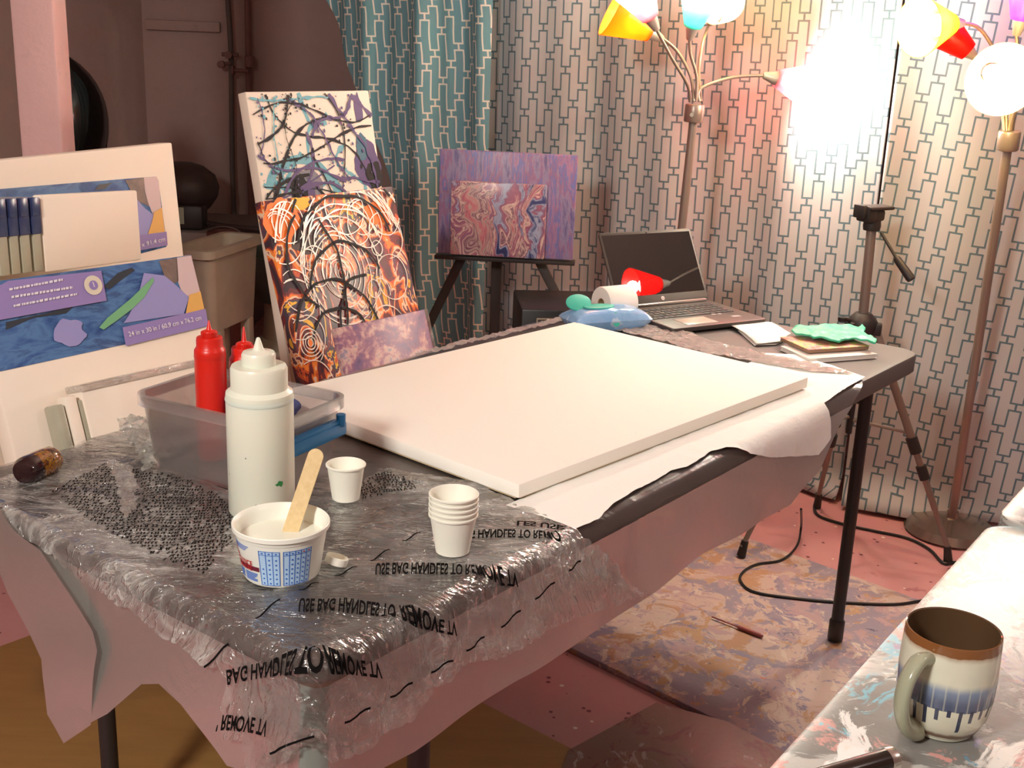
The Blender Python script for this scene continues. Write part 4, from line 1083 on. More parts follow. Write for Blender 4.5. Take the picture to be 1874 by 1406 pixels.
# loose sheets
def sheet(name,label,px,z,h,seed,mat=M_PAPER,cat='paper',th=.0008,step=.012):
    q=[]; 
    for p in px: A=atz(p[0],p[1],z); q.append((A.x,A.y))
    b=patch(q,step,lambda a,b_:0,shape=lambda a,b_:(V((a,b_,z+h(a,b_))),V((0,0,1))),seed=seed)
    o=b.build(name,mat,angle=180); m=o.modifiers.new('thick','SOLIDIFY'); m.thickness=th; m.offset=1
    return tag(o,label,cat)
sheet('paper_sheet','curled loose white paper sheet between the laptop and the books',[(1333,597),(1360,612),(1384,632),(1427,629),(1447,614),(1412,594),(1370,590)],TZ+.004,lambda a,b_:.004+.006*noise.noise(V((a*9,b_*9,3))),2)
sheet('paper_sheet','lower white paper sheet peeking out from under the curled one',[(1350,606),(1381,634),(1384,633),(1420,632),(1440,622),(1400,600)],TZ+.001,lambda a,b_:.001,3)
def slab4(name,label,cat,L_,N_,R_,z0,z1,mats,group=None,extra=None):
    a=atz(*L_,z1); n_=atz(*N_,z1); r=atz(*R_,z1); u=(r-n_); w_=u.length; u.normalize(); v_=V((-u.y,u.x,0)); d_=(a-n_).dot(v_)
    M=frame(V((n_.x,n_.y,z0)),u,v_,V((0,0,1))); t=thing(name,label,cat,M,group); return t,w_,d_,z1-z0
M_COVER=cloud_paint('bright_printed_cover',[(.3,lin((120,60,60))),(.42,lin((200,120,90))),(.48,lin((216,150,150))),(.52,lin((226,190,90))),(.57,lin((120,170,110))),(.63,lin((220,130,110))),(.7,lin((140,100,150)))],22,dist=.3)
t,w_,d_,h_=slab4('notebook','white notebook lying under the colourful book','notebook',(1419,634),(1482,657),(1606,648),TZ+.001,TZ+.011,None)
b=MB(); b.box((w_/2,d_/2,h_/2),(w_-.004,d_-.004,h_-.002),.001); b.build('pages',M_PAPER,t)
b=MB(); b.box((w_/2,d_/2,h_-.0006),(w_,d_,.0012),.0004); b.box((w_/2,d_/2,.0006),(w_,d_,.0012),.0004); b.build('cover',M_PAPER,t)
t,w_,d_,h_=slab4('book','colourful-covered book on top of the white notebook','book',(1419,617),(1480,640),(1592,633),TZ+.0125,TZ+.0225,None)
M_PAGE=plain('book_pages',(150,118,96),.8)
b=MB(); b.box((w_/2,d_/2,h_/2),(w_-.003,d_-.003,h_-.002),.0005); b.build('pages',M_PAGE,t)
b=MB(); b.box((w_/2,d_/2,h_-.0007),(w_,d_,.0014),.0004); b.build('cover',M_COVER,t)
gl=[(1447,612),(1456,604),(1470,606),(1490,604),(1530,602),(1553,603),(1570,607),(1577,602),(1583,608),(1580,617),(1590,622),(1604,629),(1601,637),(1585,632),(1560,628),(1535,632),(1505,629),(1480,622),(1460,620)]
sheet('rubber_glove','crumpled teal rubber glove dropped on the colourful book',gl,TZ+.0235,lambda a,b_:.006+.008*abs(noise.noise(V((a*26,b_*26,5))))+.004*noise.noise(V((a*50,b_*50,2))),5,plain('teal_nitrile',(70,190,150),.45),'glove',.004,.006)
# ---------------------------------------------------------------- mug
P=atz(1718,1326,.741)
hm=zpx(1743,1150,P.y)-P.z; rm=(190/2)*(P.y*1.02-.0)/F*.985
def mug_mat():
    n=NT('reactive_glaze'); co=n.coord(); x,y,z=n.sep(co); zz=z/hm
    ang=n.math('ARCTAN2',y,x); nz=E_(n,n.noise(co,70,4)); col=(ang*(26/6.2832)); ci=col.fl(); fx=col.fr()
    dl=(ci*12.9898).sin()*43758.5453; dl=dl.fr()                       # each drip has its own length
    c=n.mix(n.noise(co,25,4),lin((206,204,182)),lin((228,226,206)))
    zb=zz+(nz-.5)*.05
    blue=zb.smooth(.66,.56)*zb.gt(.385)
    stripes=((fx-.5).ab()*2.0).smooth(.75,1.)*.35
    c=n.mix((blue*.9-stripes*blue).mx(0.).s,c,n.mix(zz.smooth(.62,.42).s,lin((118,138,170)),lin((38,58,104))))
    drip=((fx-.5).ab().lt(.17))*zz.lt(.40)*zz.gt(dl*.2+.16)
    c=n.mix(drip.s,c,lin((58,62,84)))
    brown=zb.gt(.915); c=n.mix(brown.s,c,lin((100,60,32))); c=n.mix((zb.smooth(.86,.93)*.7).s,c,lin((140,90,48)))
    c=n.mix(((zb.smooth(.04,.07)*zb.smooth(.13,.09))*.9).s,c,lin((112,70,44)))
    return n.done(n.bsdf(c,.12,Coat_Weight=.4))
M_MUG=mug_mat(); M_MUGIN=plain('brown_glaze_inside',(88,66,46),.12); M_MUGH=plain('pale_glaze_handle',(176,178,152),.15,var=.15,vscale=20)
t=thing('mug','stoneware mug with brown rim and blue dripping glaze on the foreground table','mug',T(P.x,P.y,P.z,0))
r=rm
b=MB(); b.lathe([(0,.002),(r*.62,.002),(r*.66,0),(r*.70,.001),(r*.72,.004),(r*.80,hm*.07),(r*.94,hm*.20),(r*1.0,hm*.38),(r*1.015,hm*.6),(r*1.0,hm*.8),(r*.985,hm*.97),(r*.975,hm),(r*.955,hm*1.004)],72,caps=False)
b.build('mug_wall',M_MUG,t)
b=MB(); b.lathe([(r*.958,hm*1.004),(r*.93,hm*.995),(r*.925,hm*.9),(r*.93,hm*.5),(r*.85,hm*.15),(r*.6,hm*.08),(0,hm*.08)],72,caps=False); b.build('mug_lining',M_MUGIN,t)
ha=V((-.78,-.62,0)).normalized()
hp=[ha*(r*.97)+V((0,0,hm*.80)),ha*(r*1.22)+V((0,0,hm*.83)),ha*(r*1.52)+V((0,0,hm*.70)),ha*(r*1.62)+V((0,0,hm*.48)),ha*(r*1.42)+V((0,0,hm*.25)),ha*(r*1.08)+V((0,0,hm*.13)),ha*(r*.88)+V((0,0,hm*.11))]
sp_=spline(hp,7); b=MB(); b.tube(sp_,[.0072]*len(sp_),18,flat=1.75); b.build('handle',M_MUGH,t)
# dark tube at the lower edge
A=atz(1555,1412,.741+.011); B_=atz(1636,1388,.741+.011); d=(B_-A).normalized(); x_=d.orthogonal().normalized(); Mg=frame(A,x_,d.cross(x_),d); L_=(B_-A).length
t=thing('marker_pen','dark glossy pen with a metal end lying at the bottom edge of the splattered table','pen',Mg)
b=MB(); b.lathe([(0,-.06),(.010,-.06),(.0108,-.055),(.0108,L_-.010),(0,L_-.010)],30); b.build('barrel',plain('brown_black_barrel',(46,34,30),.2,.3),t)
b=MB(); b.lathe([(.0105,L_-.010),(.0112,L_-.009),(.0112,L_-.001),(.0095,L_),(.0085,L_-.004),(0,L_-.004)],30); b.build('metal_end',plain('bright_metal',(200,190,180),.25,.9),t)
# ---------------------------------------------------------------- lamps with coloured shades
def shade_mat(name,col,k=.45):
    n=NT(name); c=lin(col)
    tr=n.node('ShaderNodeBsdfTransparent',{'Color':c}).outputs[0]; tl=n.node('ShaderNodeBsdfTranslucent',{'Color':c}).outputs[0]
    df=n.bsdf(c,.3); return n.done(n.mixs(.30,n.mixs(k,tl,tr),df))
S_ORG=shade_mat('orange_shade',(255,150,50)); S_RED=shade_mat('red_shade',(255,40,30)); S_PINK=shade_mat('pink_shade',(255,165,175)); S_TEAL=shade_mat('teal_shade',(120,215,200))
S_CREAM=shade_mat('cream_shade',(255,244,205),.6); S_YEL=shade_mat('yellow_shade',(255,226,90)); S_PUR=shade_mat('purple_shade',(205,110,235)); S_GREEN=shade_mat('green_shade',(120,210,60))
def bulb_mat():
    n=NT('lit_bulb'); e=n.node('ShaderNodeEmission',{'Color':(1,.93,.80,1),'Strength':26.}).outputs[0]; return n.done(e)
M_BULB=bulb_mat(); M_SOCK=plain('grey_lamp_socket',(176,168,160),.35,.3); M_POLE=plain('grey_lamp_pole',(150,134,124),.35,.5)
def head(parent, pos, axis, mat, L=.115, r0=.024, r1=.068, power=5., col=(1,.93,.80), sock=.045, lit=True):
    axis=V(axis).normalized(); x=axis.orthogonal().normalized(); M=frame(V(pos),x,axis.cross(x),axis)
    b=MB(); b.lathe([(0,-.002),(.008,-.002),(.010,0),(r0-.002,sock),(r0-.003,sock+.002),(0,sock+.002)],28); so=b.build('lamp_socket',M_SOCK,parent,M=M)
    b=MB(); z0=sock-.008; b.lathe([(r0+.001,z0),(r1,z0+L),(r1-.0015,z0+L),(r0-.0005,z0),(r0+.001,z0)],40,close=False); b.build('lamp_shade',mat,parent,M=M)
    if lit:
        b=MB(); b.lathe([(.012,sock),(.014,sock+.012),(.026,sock+.036),(.028,sock+.050),(.022,sock+.066),(.010,sock+.075),(0,sock+.076)],24); b.build('bulb',M_BULB,so)
        p=point('lamp_head_light',M@V((0,0,sock+.10)),power,col,.02)
def goose(parent, pts):
    sp=spline(pts,8); b=MB(); b.tube(sp,.0048,10); b.build('gooseneck',M_POLE,parent)
# lamp 1: behind the laptop
Y1=3.42
q=lambda x,y,dy=0:aty(x,y,Y1+dy)
c0=q(1270,212); c1=q(1248,415); d=(c1-c0); bs=c0+d*((c0.z-.02)/(-d.z)) if d.z<0 else c1; bs.z=.02
LAMP1=thing('floor_lamp','five-armed floor lamp with orange, pink and teal shades behind the laptop','floor lamp')
b=MB(); b.tube([bs,c0],.0125,18); b.build('pole',M_POLE,LAMP1)
b=MB(); b.lathe([(0,0),(.13,0),(.135,.006),(.12,.018),(.03,.028),(.02,.045),(0,.045)],48,M=T(bs.x,bs.y,0)); b.build('lamp_base',M_POLE,LAMP1)
ax=(c0-bs).normalized(); xx=ax.orthogonal().normalized(); Mc=frame(c0,xx,ax.cross(xx),ax)
b=MB(); b.lathe([(0,-.018),(.026,-.018),(.028,-.015),(.028,.028),(.026,.032),(0,.032)],36,M=Mc); cl=b.build('arm_collar',M_POLE,LAMP1)
fx=c0+V((-.012,-.031,.004)); b=MB(); b.lathe([(0,0),(.0055,0),(.0055,.008),(0,.008)],14,M=Matrix.Translation(fx)@Matrix.Rotation(R(90),4,'X')); b.build('screw',M_SOCK,cl)
c0u=c0+ax*.03
goose(LAMP1,[q(1263,186),q(1258,155,-.02),q(1232,110,-.05),q(1208,66,-.07),q(1200,50,-.08)]); head(LAMP1,q(1202,54,-.08),(-.55,-.25,.80),S_PINK,r1=.060,L=.095,power=9)
goose(LAMP1,[q(1270,186),q(1264,140,.02),q(1240,95,.03),q(1212,70,.03)]); head(LAMP1,q(1212,72,.03),(-.90,-.12,.42),S_ORG,r1=.072,L=.13,power=2.5)
goose(LAMP1,[q(1274,186),q(1275,140),q(1264,100,-.01),q(1262,70,-.02)]); head(LAMP1,q(1262,72,-.02),(.12,-.35,.93),S_TEAL,power=20,r1=.06,L=.10)
goose(LAMP1,[q(1280,186),q(1283,162,.01),q(1340,142,.03),q(1400,138,.04)]); head(LAMP1,q(1398,138,.04),(.90,.12,-.17),S_PINK,r1=.070,L=.12,power=15)
goose(LAMP1,[q(1283,186,.01),q(1279,130,.05),q(1286,80,.07),q(1298,44,.12)]); head(LAMP1,q(1300,42,.12),(.02,-.85,.42),S_CREAM,power=20,r1=.07,L=.10)
# lamp 2: right edge
Y2=3.12
q=lambda x,y,dy=0:aty(x,y,Y2+dy)
bs=atz(1738,975,.0); bs.z=.02; c0=q(1845,262)
LAMP2=thing('floor_lamp','five-armed floor lamp with brightly lit shades at the right, in front of the curtain','floor lamp')
b=MB(); b.tube([bs,c0],.0125,18); b.build('pole',M_POLE,LAMP2)
b=MB(); b.lathe([(0,0),(.128,0),(.134,.008),(.118,.030),(.05,.046),(.02,.052),(.016,.07),(0,.07)],48,M=T(bs.x,bs.y,0)); b.build('lamp_base',plain('lamp_base_metal',(150,136,126),.22,.8),LAMP2)
ax=(c0-bs).normalized(); xx=ax.orthogonal().normalized(); Mc=frame(c0,xx,ax.cross(xx),ax)
b=MB(); b.lathe([(0,-.018),(.026,-.018),(.028,-.015),(.028,.028),(.026,.032),(0,.032)],36,M=Mc); b.build('arm_collar',M_POLE,LAMP2)
goose(LAMP2,[q(1838,240),q(1832,190,.02),q(1815,150,.0),q(1800,140,-.05)]); head(LAMP2,q(1806,128,-.03),(-.10,-.90,-.12),S_CREAM,power=16,r1=.088)
goose(LAMP2,[q(1842,240),q(1838,180,.03),q(1812,120,.06),q(1782,102,.06)]); head(LAMP2,q(1784,104,.06),(-.70,.10,.50),S_RED,power=1.5,r1=.045,L=.075,sock=.03)
goose(LAMP2,[q(1846,240),q(1850,160,.04),q(1800,60,.02),q(1760,42,.0)]); head(LAMP2,q(1762,42,.0),(-.85,-.45,-.10),S_YEL,power=16,r1=.075)
goose(LAMP2,[q(1852,240),q(1862,160),q(1862,90),q(1860,62)]); head(LAMP2,q(1860,64),(.05,-.2,.95),S_PUR,power=7,r1=.065)
rs=V((1.245,2.69,1.475))
goose(LAMP2,[q(1850,240),V((1.26,3.06,1.27)),V((1.31,2.95,1.38)),V((1.32,2.80,1.46)),V((1.295,2.715,1.472))]); head(LAMP2,V((1.295,2.715,1.472)),(-.82,-.57,.06),S_RED,power=4,r1=.066)
# ---------------------------------------------------------------- tripod
TC=V((.962,3.157,0)); TRI=thing('camera_tripod','grey and black camera tripod standing in the corner behind the table','tripod')
feet=[V((.973,3.424,0)),V((1.256,3.051,0)),V((.657,2.995,.0175))]
topz=aty(1595,420,3.157); hub=aty(1578,592,3.157); axd=(topz-hub).normalized()
b=MB(); b.tube([hub-axd*.16,topz+axd*.0],.0135,20); b.build('centre_column',M_TRIPOD,TRI)
b=MB(); xx=axd.orthogonal().normalized(); Mh=frame(hub,xx,axd.cross(xx),axd)
b.lathe([(0,-.05),(.020,-.05),(.030,-.035),(.040,-.012),(.042,.004),(.036,.016),(.022,.030),(0,.030)],28,M=Mh)
for f in feet:
    dd=(f-V((hub.x,hub.y,0))).normalized(); b.box(hub+dd*.036+V((0,0,-.012)),(.034,.030,.034),.005,rz=atan2(dd.y,dd.x))
b.build('hub',M_TRIPODBLK,TRI)
b=MB(); b.tube([hub+V((-.04,-.02,.012)),hub+V((-.065,-.03,.018))],.006,10); b.lathe([(0,0),(.011,0),(.012,.004),(.012,.012),(0,.013)],16,M=Matrix.Translation(hub+V((-.065,-.03,.010)))); b.build('crank',M_TRIPODBLK,TRI)
for f in feet:
    dd=(f-V((hub.x,hub.y,0))).normalized(); A=hub+dd*.040+V((0,0,-.02)); e=f+V((0,0,.03)); dv=(e-A)
    b=MB(); b.tube([A,A+dv*.52],.0115,16); lg=b.build('leg',M_TRIPOD,TRI)
    b=MB(); b.tube([A+dv*.50,A+dv*.80],.0092,14); b.tube([A+dv*.78,e],.0072,14); b.build('leg_extension',M_TRIPOD,lg)
    b=MB(); b.tube([A+dv*.47,A+dv*.54],.0165,14); b.build('leg_clamp',M_TRIPODBLK,lg)
    b=MB(); b.tube([A+dv*.60,A+dv*.66],.0145,14); b.build('leg_clamp',M_TRIPODBLK,lg)
    b=MB(); b.tube([e-dv.normalized()*.02,f+V((0,0,.004))],[.010,.013],14); b.build('rubber_foot',M_TRIPODBLK,lg)
    lo=hub-axd*.15*1.0; b=MB(); b.tube([A+dv*.45,V((hub.x,hub.y,(A+dv*.45).z+.015))],.005,8); b.build('brace',M_TRIPOD,TRI)
b=MB(); b.tube([hub-axd*.14,V((hub.x,hub.y,.34))],.009,12); b.build('brace_collar',M_TRIPODBLK,TRI)
# pan head
b=MB(); hd=topz+axd*.01
b.lathe([(0,-.012),(.022,-.012),(.024,0),(.022,.018),(0,.020)],24,M=Matrix.Translation(hd))
b.box(hd+V((-.006,-.006,.030)),(.060,.045,.032),.008,rz=.5); b.box(hd+V((-.022,-.015,.034)),(.030,.050,.044),.006,rz=.5); b.box(hd+V((.004,-.004,.050)),(.085,.055,.010),.004,rz=.5); b.box(hd+V((-.042,-.02,.040)),(.014,.040,.036),.004,rz=.5)
ph=b.build('pan_head',M_TRIPODBLK,TRI)
a0=aty(1612,425,3.14); a1=aty(1640,472,3.10); a2=aty(1668,512,3.06)
b=MB(); b.tube([a0,a1],.0042,10); ar=b.build('pan_rod',M_TRIPODBLK,TRI); b=MB(); b.tube([a1,a1+(a2-a1)*.1,a2-(a2-a1)*.1,a2],[.008,.0105,.0125,.011],14); b.build('pan_grip',M_TRIPODBLK,ar)
# ---------------------------------------------------------------- easel with two paintings
Ye=3.55
q=lambda x,y,dy=0:aty(x,y,Ye+dy)
EAS=thing('easel','dark wooden easel holding the two purple poured paintings','easel')
M_EAS=plain('dark_stained_wood',(56,44,40),.6,var=.2,vscale=30)
def bar(p0,p1,w_,d_,name,par,mat=M_EAS):
    dv=(p1-p0); L_=dv.length; z=dv.normalized(); y=V((0,1,0)); y=(y-z*y.dot(z)).normalized(); x=y.cross(z)
    b=MB(); b.box((0,0,L_/2),(w_,d_,L_),.002); return b.build(name,mat,par,M=frame(p0,x,y,z))
lt=q(880,400,.03); lb=q(770,625,.0); dl=(lb-lt); lb=lt+dl*((lt.z-.0)/(-dl.z)); bar(lb,lt,.028,.018,'leg',EAS)
rt2=q(962,430,.03); rb2=q(1035,572,.0); dl=(rb2-rt2); rb2=rt2+dl*(rt2.z/(-dl.z)); bar(rb2,rt2,.028,.018,'leg',EAS)
ct=q(915,300,.05); cb=q(905,600,.10); dl=cb-ct; cb=ct+dl*(ct.z/(-dl.z)); cb.y=min(cb.y,3.72); bar(cb,ct,.032,.018,'leg',EAS)
tl=q(797,468,-.025); tr=q(1052,481,-.055); dv=(tr-tl); z=dv.normalized(); 
b=MB(); xx=V((-z.y,z.x,0)).normalized(); b.box((0,0,dv.length/2),(.045,.012,dv.length),.002); b.build('tray',M_EAS,EAS,M=frame(tl+V((0,0,0)),xx,z.cross(xx),z))
M_STREAK=cloud_paint('purple_streak_paint',[(.32,lin((84,80,124))),(.40,lin((116,104,148))),(.46,lin((150,140,172))),(.50,lin((156,110,140))),(.54,lin((104,120,182))),(.58,lin((170,128,156))),(.63,lin((130,108,160))),(.70,lin((226,206,206)))],10,(2.4,.45,1),.5)
def pour_mat():
    n=NT('pink_navy_pour'); co=n.coord(); w1=n.noise(co,5,3,.5,.8,out=1)
    wv=n.node('ShaderNodeVectorMath',{0:co,1:n.node('ShaderNodeVectorMath',{0:w1,'Scale':.22},operation='SCALE').outputs[0]},operation='ADD').outputs[0]
    v=n.mapping(wv,rot=(0,0,-.75),scale=(3.6,1,1)); f=n.noise(v,4.2,6,.6,1.1)
    return n.done(n.bsdf(n.ramp(f,[(.30,lin((44,44,80))),(.40,lin((70,76,122))),(.445,lin((170,176,200))),(.475,lin((140,92,120))),(.51,lin((168,104,124))),(.54,lin((226,200,186))),(.57,lin((128,74,100))),(.60,lin((190,168,160))),(.635,lin((204,120,128))),(.67,lin((70,70,116))),(.75,lin((196,190,196)))]),.3))
Mb,hb_=frame(V((-.241,3.500,1.057)),V((1,0,0)),V((0,0,1)),V((0,-1,0))),.308
a_=-.092; ux=V((cos(a_),sin(a_),0)); 
Mb=frame(V((-.241,3.505,1.057-.310)),ux,V((0,0,1)),ux.cross(V((0,0,1))))
t=thing('poured_painting','purple and blue streaked painting on the easel, behind the smaller pink one','painting',Mb); canvas('canvas_cloth',.409,.310,.02,[M_STREAK,M_STRETCH],t)
ts=on(Mb,829,463); a2=atp(835,326,Mb.translation+V((0,-.022,0)),V((Mb[0][2],Mb[1][2],0)))
Msm=Mb@Matrix.Translation(V((.040,.002,.022)))
t=thing('poured_painting','smaller pink and navy swirled painting standing in front on the easel tray','painting',Msm); canvas('canvas_cloth',.284,.220,.018,[pour_mat(),M_STRETCH],t)
# ---------------------------------------------------------------- floor boards and cords
def board(name,label,pts,th,mat,cat='board',z=0):
    b=MB(); prism(b,[(p[0],p[1]) for p in pts],z+.0005,z+th,.002); return tag(b.build(name,mat),label,cat)
U=lambda x,y,z=0:(lambda q:(q.x,q.y))(atz(x,y,z))
# painted board: left edge and far edge follow the photo
c_=V(U(1035,1192)); c2_=V(U(1430,1388)); ld=(c2_-c_).normalized(); far_dir=V((-ld.y,ld.x)); 
if far_dir.y<0: far_dir=-far_dir
n0=c2_+ld*.35; L_=1.55; wB=.80
f1=V(U(1385,1000)); wB=(f1-c_).dot(far_dir)
A=c_-ld*.28
board('painted_board','large paint-covered board lying on the pink floor under the table leg',[tuple(A),tuple(n0),tuple(n0+far_dir*wB),tuple(A+far_dir*wB)],.016,M_BOARD)
# tan boards under the near table end
k=V(U(401,1047)); r1_=V(U(1060,1390)); l1_=V(U(0,1195)); e1=(r1_-k).normalized(); e2=(l1_-k).normalized()
e2=V((-e1.y,e1.x)); e2=e2 if e2.x<0 else -e2
board('hardboard_sheet','tan hardboard sheet on the floor below the near table end',[tuple(k),tuple(k+e2*.95),tuple(k+e2*.95+e1*1.5),tuple(k+e1*1.5)],.016,M_TAN)
# dull strip of film and scraps beside the painted board
PBZ=.016
M_SCRAP=splatter('paint_smeared_film',(140,104,88),[((120,70,66),4,.55,1),((176,160,150),8,.6,.5),((110,140,140),9,.68,1)],.3,2.2)
q=[U(1040,1388),U(1200,1300),U(1330,1335),U(1440,1395),U(1500,1500),U(1000,1500)]
b=MB(); prism(b,q,.0170,.0185,.0004); tag(b.build('film_scrap',M_SCRAP),'paint-smeared scrap lying on the floor beside the near corner of the painted board','scrap')
def cord(name,label,pts,r,mat=M_BLACK):
    b=MB(); b.tube(spline(pts,10),r,8); return tag(b.build(name,mat),label,'cable')
G=lambda x,y,z=.005:atz(x,y,z)
cord('power_cord','thin black cord looping over the painted board behind the table leg',[aty(1466,932,2.98)+V((0,0,.0)),G(1466,965,.03),G(1458,1000,.021),G(1430,1025,.020),G(1385,1033,.020),G(1360,1047,.020),G(1356,1065,.020),G(1385,1085,.020),G(1480,1098,.020),G(1560,1104,.020),G(1640,1106,.020),G(1700,1098,.020),G(1760,1096,.020)],.0035)
cord('power_cord','black cord running from the tripod foot along the pink floor to the right lamp base',[G(1490,930),G(1500,945),G(1545,960),G(1600,972),G(1660,985),G(1700,1005),G(1725,1030),G(1745,1030),G(1790,1025),G(1850,1015)],.0045)
cord('power_cord','black cord lying along the foot of the right curtain',[G(1590,925),G(1640,937),G(1680,950),G(1715,955),G(1740,966)],.004)
b=MB(); A=G(1303,1129,.022); B_=G(1396,1165,.022); m_=A+(B_-A)*.5
b.tube([A,m_],.0022,8); b.tube([m_,m_+(B_-m_)*.1,B_-(B_-m_)*.1,B_],[.003,.0052,.0052,.0035],10); tag(b.build('paint_brush',plain('pink_brown_stick',(168,98,98),.6)),'pinkish paint-stained brush lying on the painted board','brush')
# ---------------------------------------------------------------- far end of the basement
M_PIPE=plain('pink_painted_pipe',(150,110,102),.6,var=.2,vscale=20); M_PIPED=plain('dark_pipe',(104,92,86),.6)
q=lambda x,y,Y=5.93:aty(x,y,Y)
P_=thing('water_pipe','thin water pipe with a brass tap on the far wall, left of its twin','pipe')
pts=[q(415,-60),q(417,0),q(421,60),q(423,110),q(424,200),q(425,300),q(428,385),q(427,408),q(415,415),q(350,405)]
b=MB(); b.tube(spline(pts,5),.013,12); b.build('pipe_run',M_PIPED,P_)
b=MB(); v0=q(421,100,5.90); b.tube([v0+V((-.04,0,0)),v0+V((.04,0,0))],.010,10); b.lathe([(0,-.01),(.018,-.01),(.018,.01),(0,.01)],16,M=Matrix.Translation(v0+V((0,-.03,0)))@Matrix.Rotation(R(90),4,'X')); v1=q(405,118,5.88); b.tube([v0+V((0,0,-.04)),v1],.009,10); b.lathe([(0,-.02),(.018,-.015),(.018,.015),(0,.02)],14,M=Matrix.Translation(v1)@Matrix.Rotation(R(90),4,'X')); b.build('tap',M_PIPE,P_)
P_=thing('water_pipe','painted pipe with a side valve on the far wall, right of its twin','pipe')
pts=[q(452,-60),q(453,0),q(455,100),q(456,200),q(458,300),q(460,400),q(458,430),q(440,443),q(418,440)]
b=MB(); b.tube(spline(pts,5),.016,12); b.build('pipe_run',M_PIPE,P_)
b=MB(); v0=q(457,113,5.90); b.lathe([(0,-.030),(.026,-.025),(.026,.025),(0,.030)],16,M=Matrix.Translation(v0)); v2=q(455,130,5.88); b.tube([v2,v2+V((-.07,0,0))],.010,10); b.lathe([(0,-.006),(.024,-.005),(.024,.005),(0,.006)],16,M=Matrix.Translation(v2+V((-.075,0,0)))@Matrix.Rotation(R(90),4,'Y')); b.build('valve',M_PIPE,P_)
# ledge with motor housing
M_DKB=plain('dark_brown_metal',(66,50,46),.5); M_LEDGE=plain('grey_ledge',(128,112,106),.7)
Yl=5.25
a=aty(320,424,Yl); z_=a.z; c=aty(440,424,Yl)
b=MB(); b.box(((a.x-.26+c.x)/2,Yl+.30,z_/2),(c.x-a.x+.26,.6,z_),.01); tag(b.build('concrete_ledge',M_LEDGE),'grey low ledge against the far wall under the round dark machine','ledge')
mc=aty(338,350,Yl+.15)
t=thing('pump_motor','dark brown rounded machine with a small pale tag, standing on the far ledge','motor',T(mc.x-.03,Yl+.22,z_))
hh=aty(340,303,Yl+.2).z-z_
b=MB(); b.lathe([(0,0),(.10,0),(.10,hh*.22),(.125,hh*.30),(.16,hh*.48),(.168,hh*.65),(.15,hh*.84),(.10,hh*.98),(.05,hh*1.04),(0,hh*1.05)],40); b.build('housing',M_DKB,t)
b=MB(); b.box((.03,-.14,hh*.22),(.22,.10,hh*.40),.015); bs_=b.build('control_box',plain('near_black_metal',(40,32,30),.5),t)
b=MB(); b.box((.03,-.193,hh*.25),(.055,.004,.075),.001); b.build('pale_tag',plain('pale_tag',(160,164,140),.6),bs_)
b=MB(); p0_=V((.10,-.1,.03)); b.tube(spline([p0_,V((.22,-.14,.02)),V((.32,-.16,.018)),V((.42,-.18,.016))],6),.014,8); b.build('hose',M_DKB,t)
# laundry tub
Yk=4.35
def bx(name,label,cat,cs,mat): 
    t=thing(name,label,cat); return t
a=aty(352,470,Yk); b_=aty(436,462,Yk); topz_=aty(395,452,Yk).z
t=thing('laundry_tub','beige plastic laundry tub with a rolled rim, beyond the blank canvases','sink',T((a.x+b_.x)/2-.02,Yk+.12,0,-.25))
W_=(b_.x-a.x)*.98; b=MB()
loft(b,[rloop(W_*.80,.34,.03,topz_-.32),rloop(W_*.92,.40,.04,topz_-.03),rloop(W_+.02,.46,.04,topz_-.03),rloop(W_+.02,.46,.04,topz_),rloop(W_-.03,.40,.04,topz_),rloop(W_*.78,.32,.03,topz_-.28)],cap1=True)
M_TUBB=plain('aged_beige_plastic',(184,170,150),.6,var=.2,vscale=8); b.build('basin',M_TUBB,t)
b=MB()
for x_ in (-.5,.5):
    for y_ in (-.5,.5): MB().box((x_*W_*.62,y_*.24,(topz_-.32)/2),(.04,.04,topz_-.32),.004).build('leg',M_TUBB,t)
b.box((0,-.24,(topz_-.32)*.5),(W_*1.2,.03,topz_-.36),.004); b.build('apron_panel',M_TUBB,t)
# dark basin further right
a=aty(508,470,5.1); t=thing('round_basin','dark green-grey round basin beyond the drip painting','basin',T(a.x,5.1,0))
zt=aty(478,458,5.1).z; b=MB(); b.lathe([(0,zt-.22),(.10,zt-.22),(.18,zt-.12),(.21,zt),(.20,zt),(.17,zt-.11),(.11,zt-.20),(0,zt-.20)],44); b.build('bowl',plain('dark_green_grey',(72,78,70),.4),t)
b=MB(); b.lathe([(0,0),(.16,0),(.16,.02),(.07,.05),(.06,zt-.22),(0,zt-.22)],30); b.build('pedestal',M_TUBB,t)
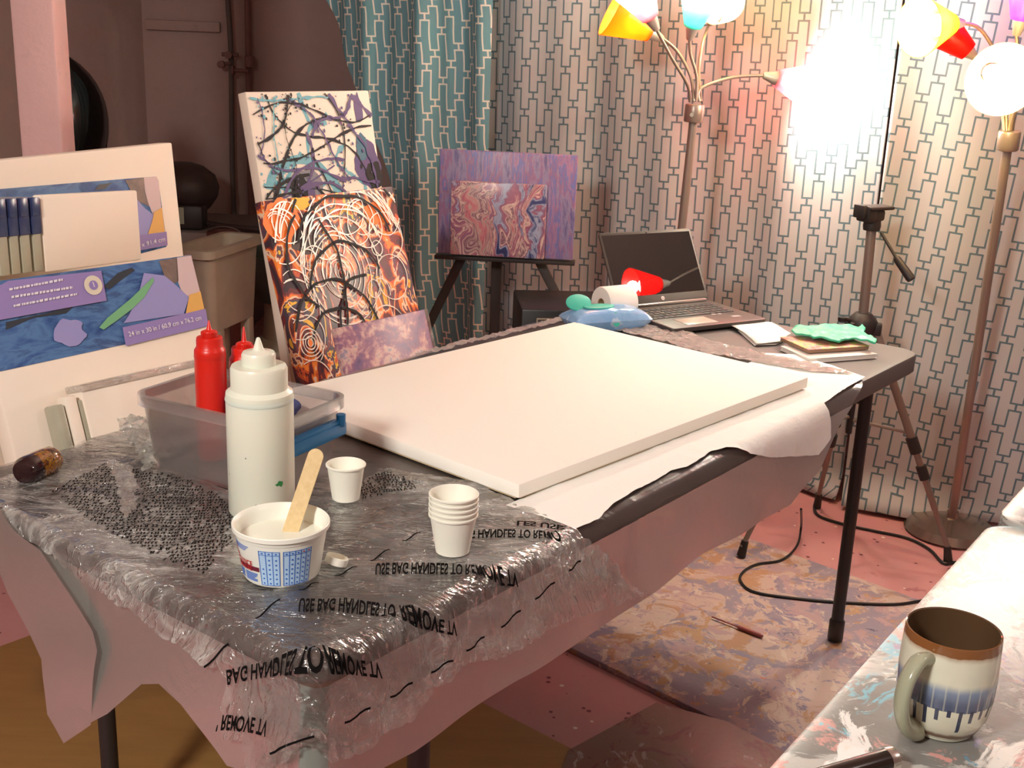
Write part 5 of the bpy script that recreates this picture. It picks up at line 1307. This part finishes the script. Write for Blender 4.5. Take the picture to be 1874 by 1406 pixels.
# mop bucket shape below the pipe
a=aty(410,440,4.95); t=thing('bucket','small dark reddish bucket under the pipe elbow','bucket',T(a.x,4.95,0)); zt=aty(420,424,4.95).z
b=MB(); b.lathe([(0,0),(.062,0),(.072,zt),(.067,zt),(.058,.02),(0,.02)],30); b.build('pail',plain('dusky_red_plastic',(110,66,60),.6),t)
b=MB(); b.tube([V((.072*cos(x_),0,zt-.01+.03*sin(x_))) for x_ in [pi*k_/12 for k_ in range(13)]],.003,6); b.build('bail',M_PIPED,t)
# office chair behind the post
a=aty(140,185,3.9); t=thing('office_chair','glossy black high-backed chair half hidden behind the pink post','chair',T(a.x-.05,3.95,0,R(-104)))
zt=aty(135,100,3.9).z; zl=zt-.56
b=MB(); vs=[];ny,nx=18,14
for side in (0,1):
    vs=[]
    for j in range(ny+1):
        tt=j/ny; wd=.19*(.5+.5*sin(pi*min(1,.12+tt*.6))**.8)*(1 if tt<.5 else max(.02,1-((tt-.5)/.5)**2.6)**.5)
        for i in range(nx+1):
            s_=i/nx*2-1; th=.045*(1-abs(s_)**2.5)*(1-abs(2*tt-1)**6)+.004
            vs.append((s_*wd,(.0-.10*(2*tt-1)**2+.04*s_*s_*-1)+(th if side else -th)+.10*tt,zl+(zt-zl)*tt))
    b.add(vs,[(j*(nx+1)+i,j*(nx+1)+i+1,(j+1)*(nx+1)+i+1,(j+1)*(nx+1)+i) for j in range(ny) for i in range(nx)])
b.build('backrest',M_BLACKGLOSS,t)
b=MB(); b.box((0,-.26,.48),(.48,.46,.09),.035,seg=3); b.build('seat',M_BLACKGLOSS,t)
b=MB(); b.box((0,.02,.62),(.07,.03,.36),.008); b.build('back_bracket',M_BLACK,t)
b=MB(); b.tube([V((0,-.24,.08)),V((0,-.24,.44))],.028,14); b.build('gas_column',M_BLACK,t)
for k_ in range(5):
    an=2*pi*k_/5; e_=V((.28*cos(an),-.24+.28*sin(an),.075)); b=MB(); b.tube([V((0,-.24,.11)),e_],[.025,.014],10); lg=b.build('base_arm',M_BLACK,t)
    b=MB(); b.lathe([(0,-.012),(.03,-.012),(.03,.012),(0,.012)],16,M=Matrix.Translation(e_+V((0,0,-.043)))@Matrix.Rotation(R(90),4,'X')); b.build('caster',M_BLACK,lg)
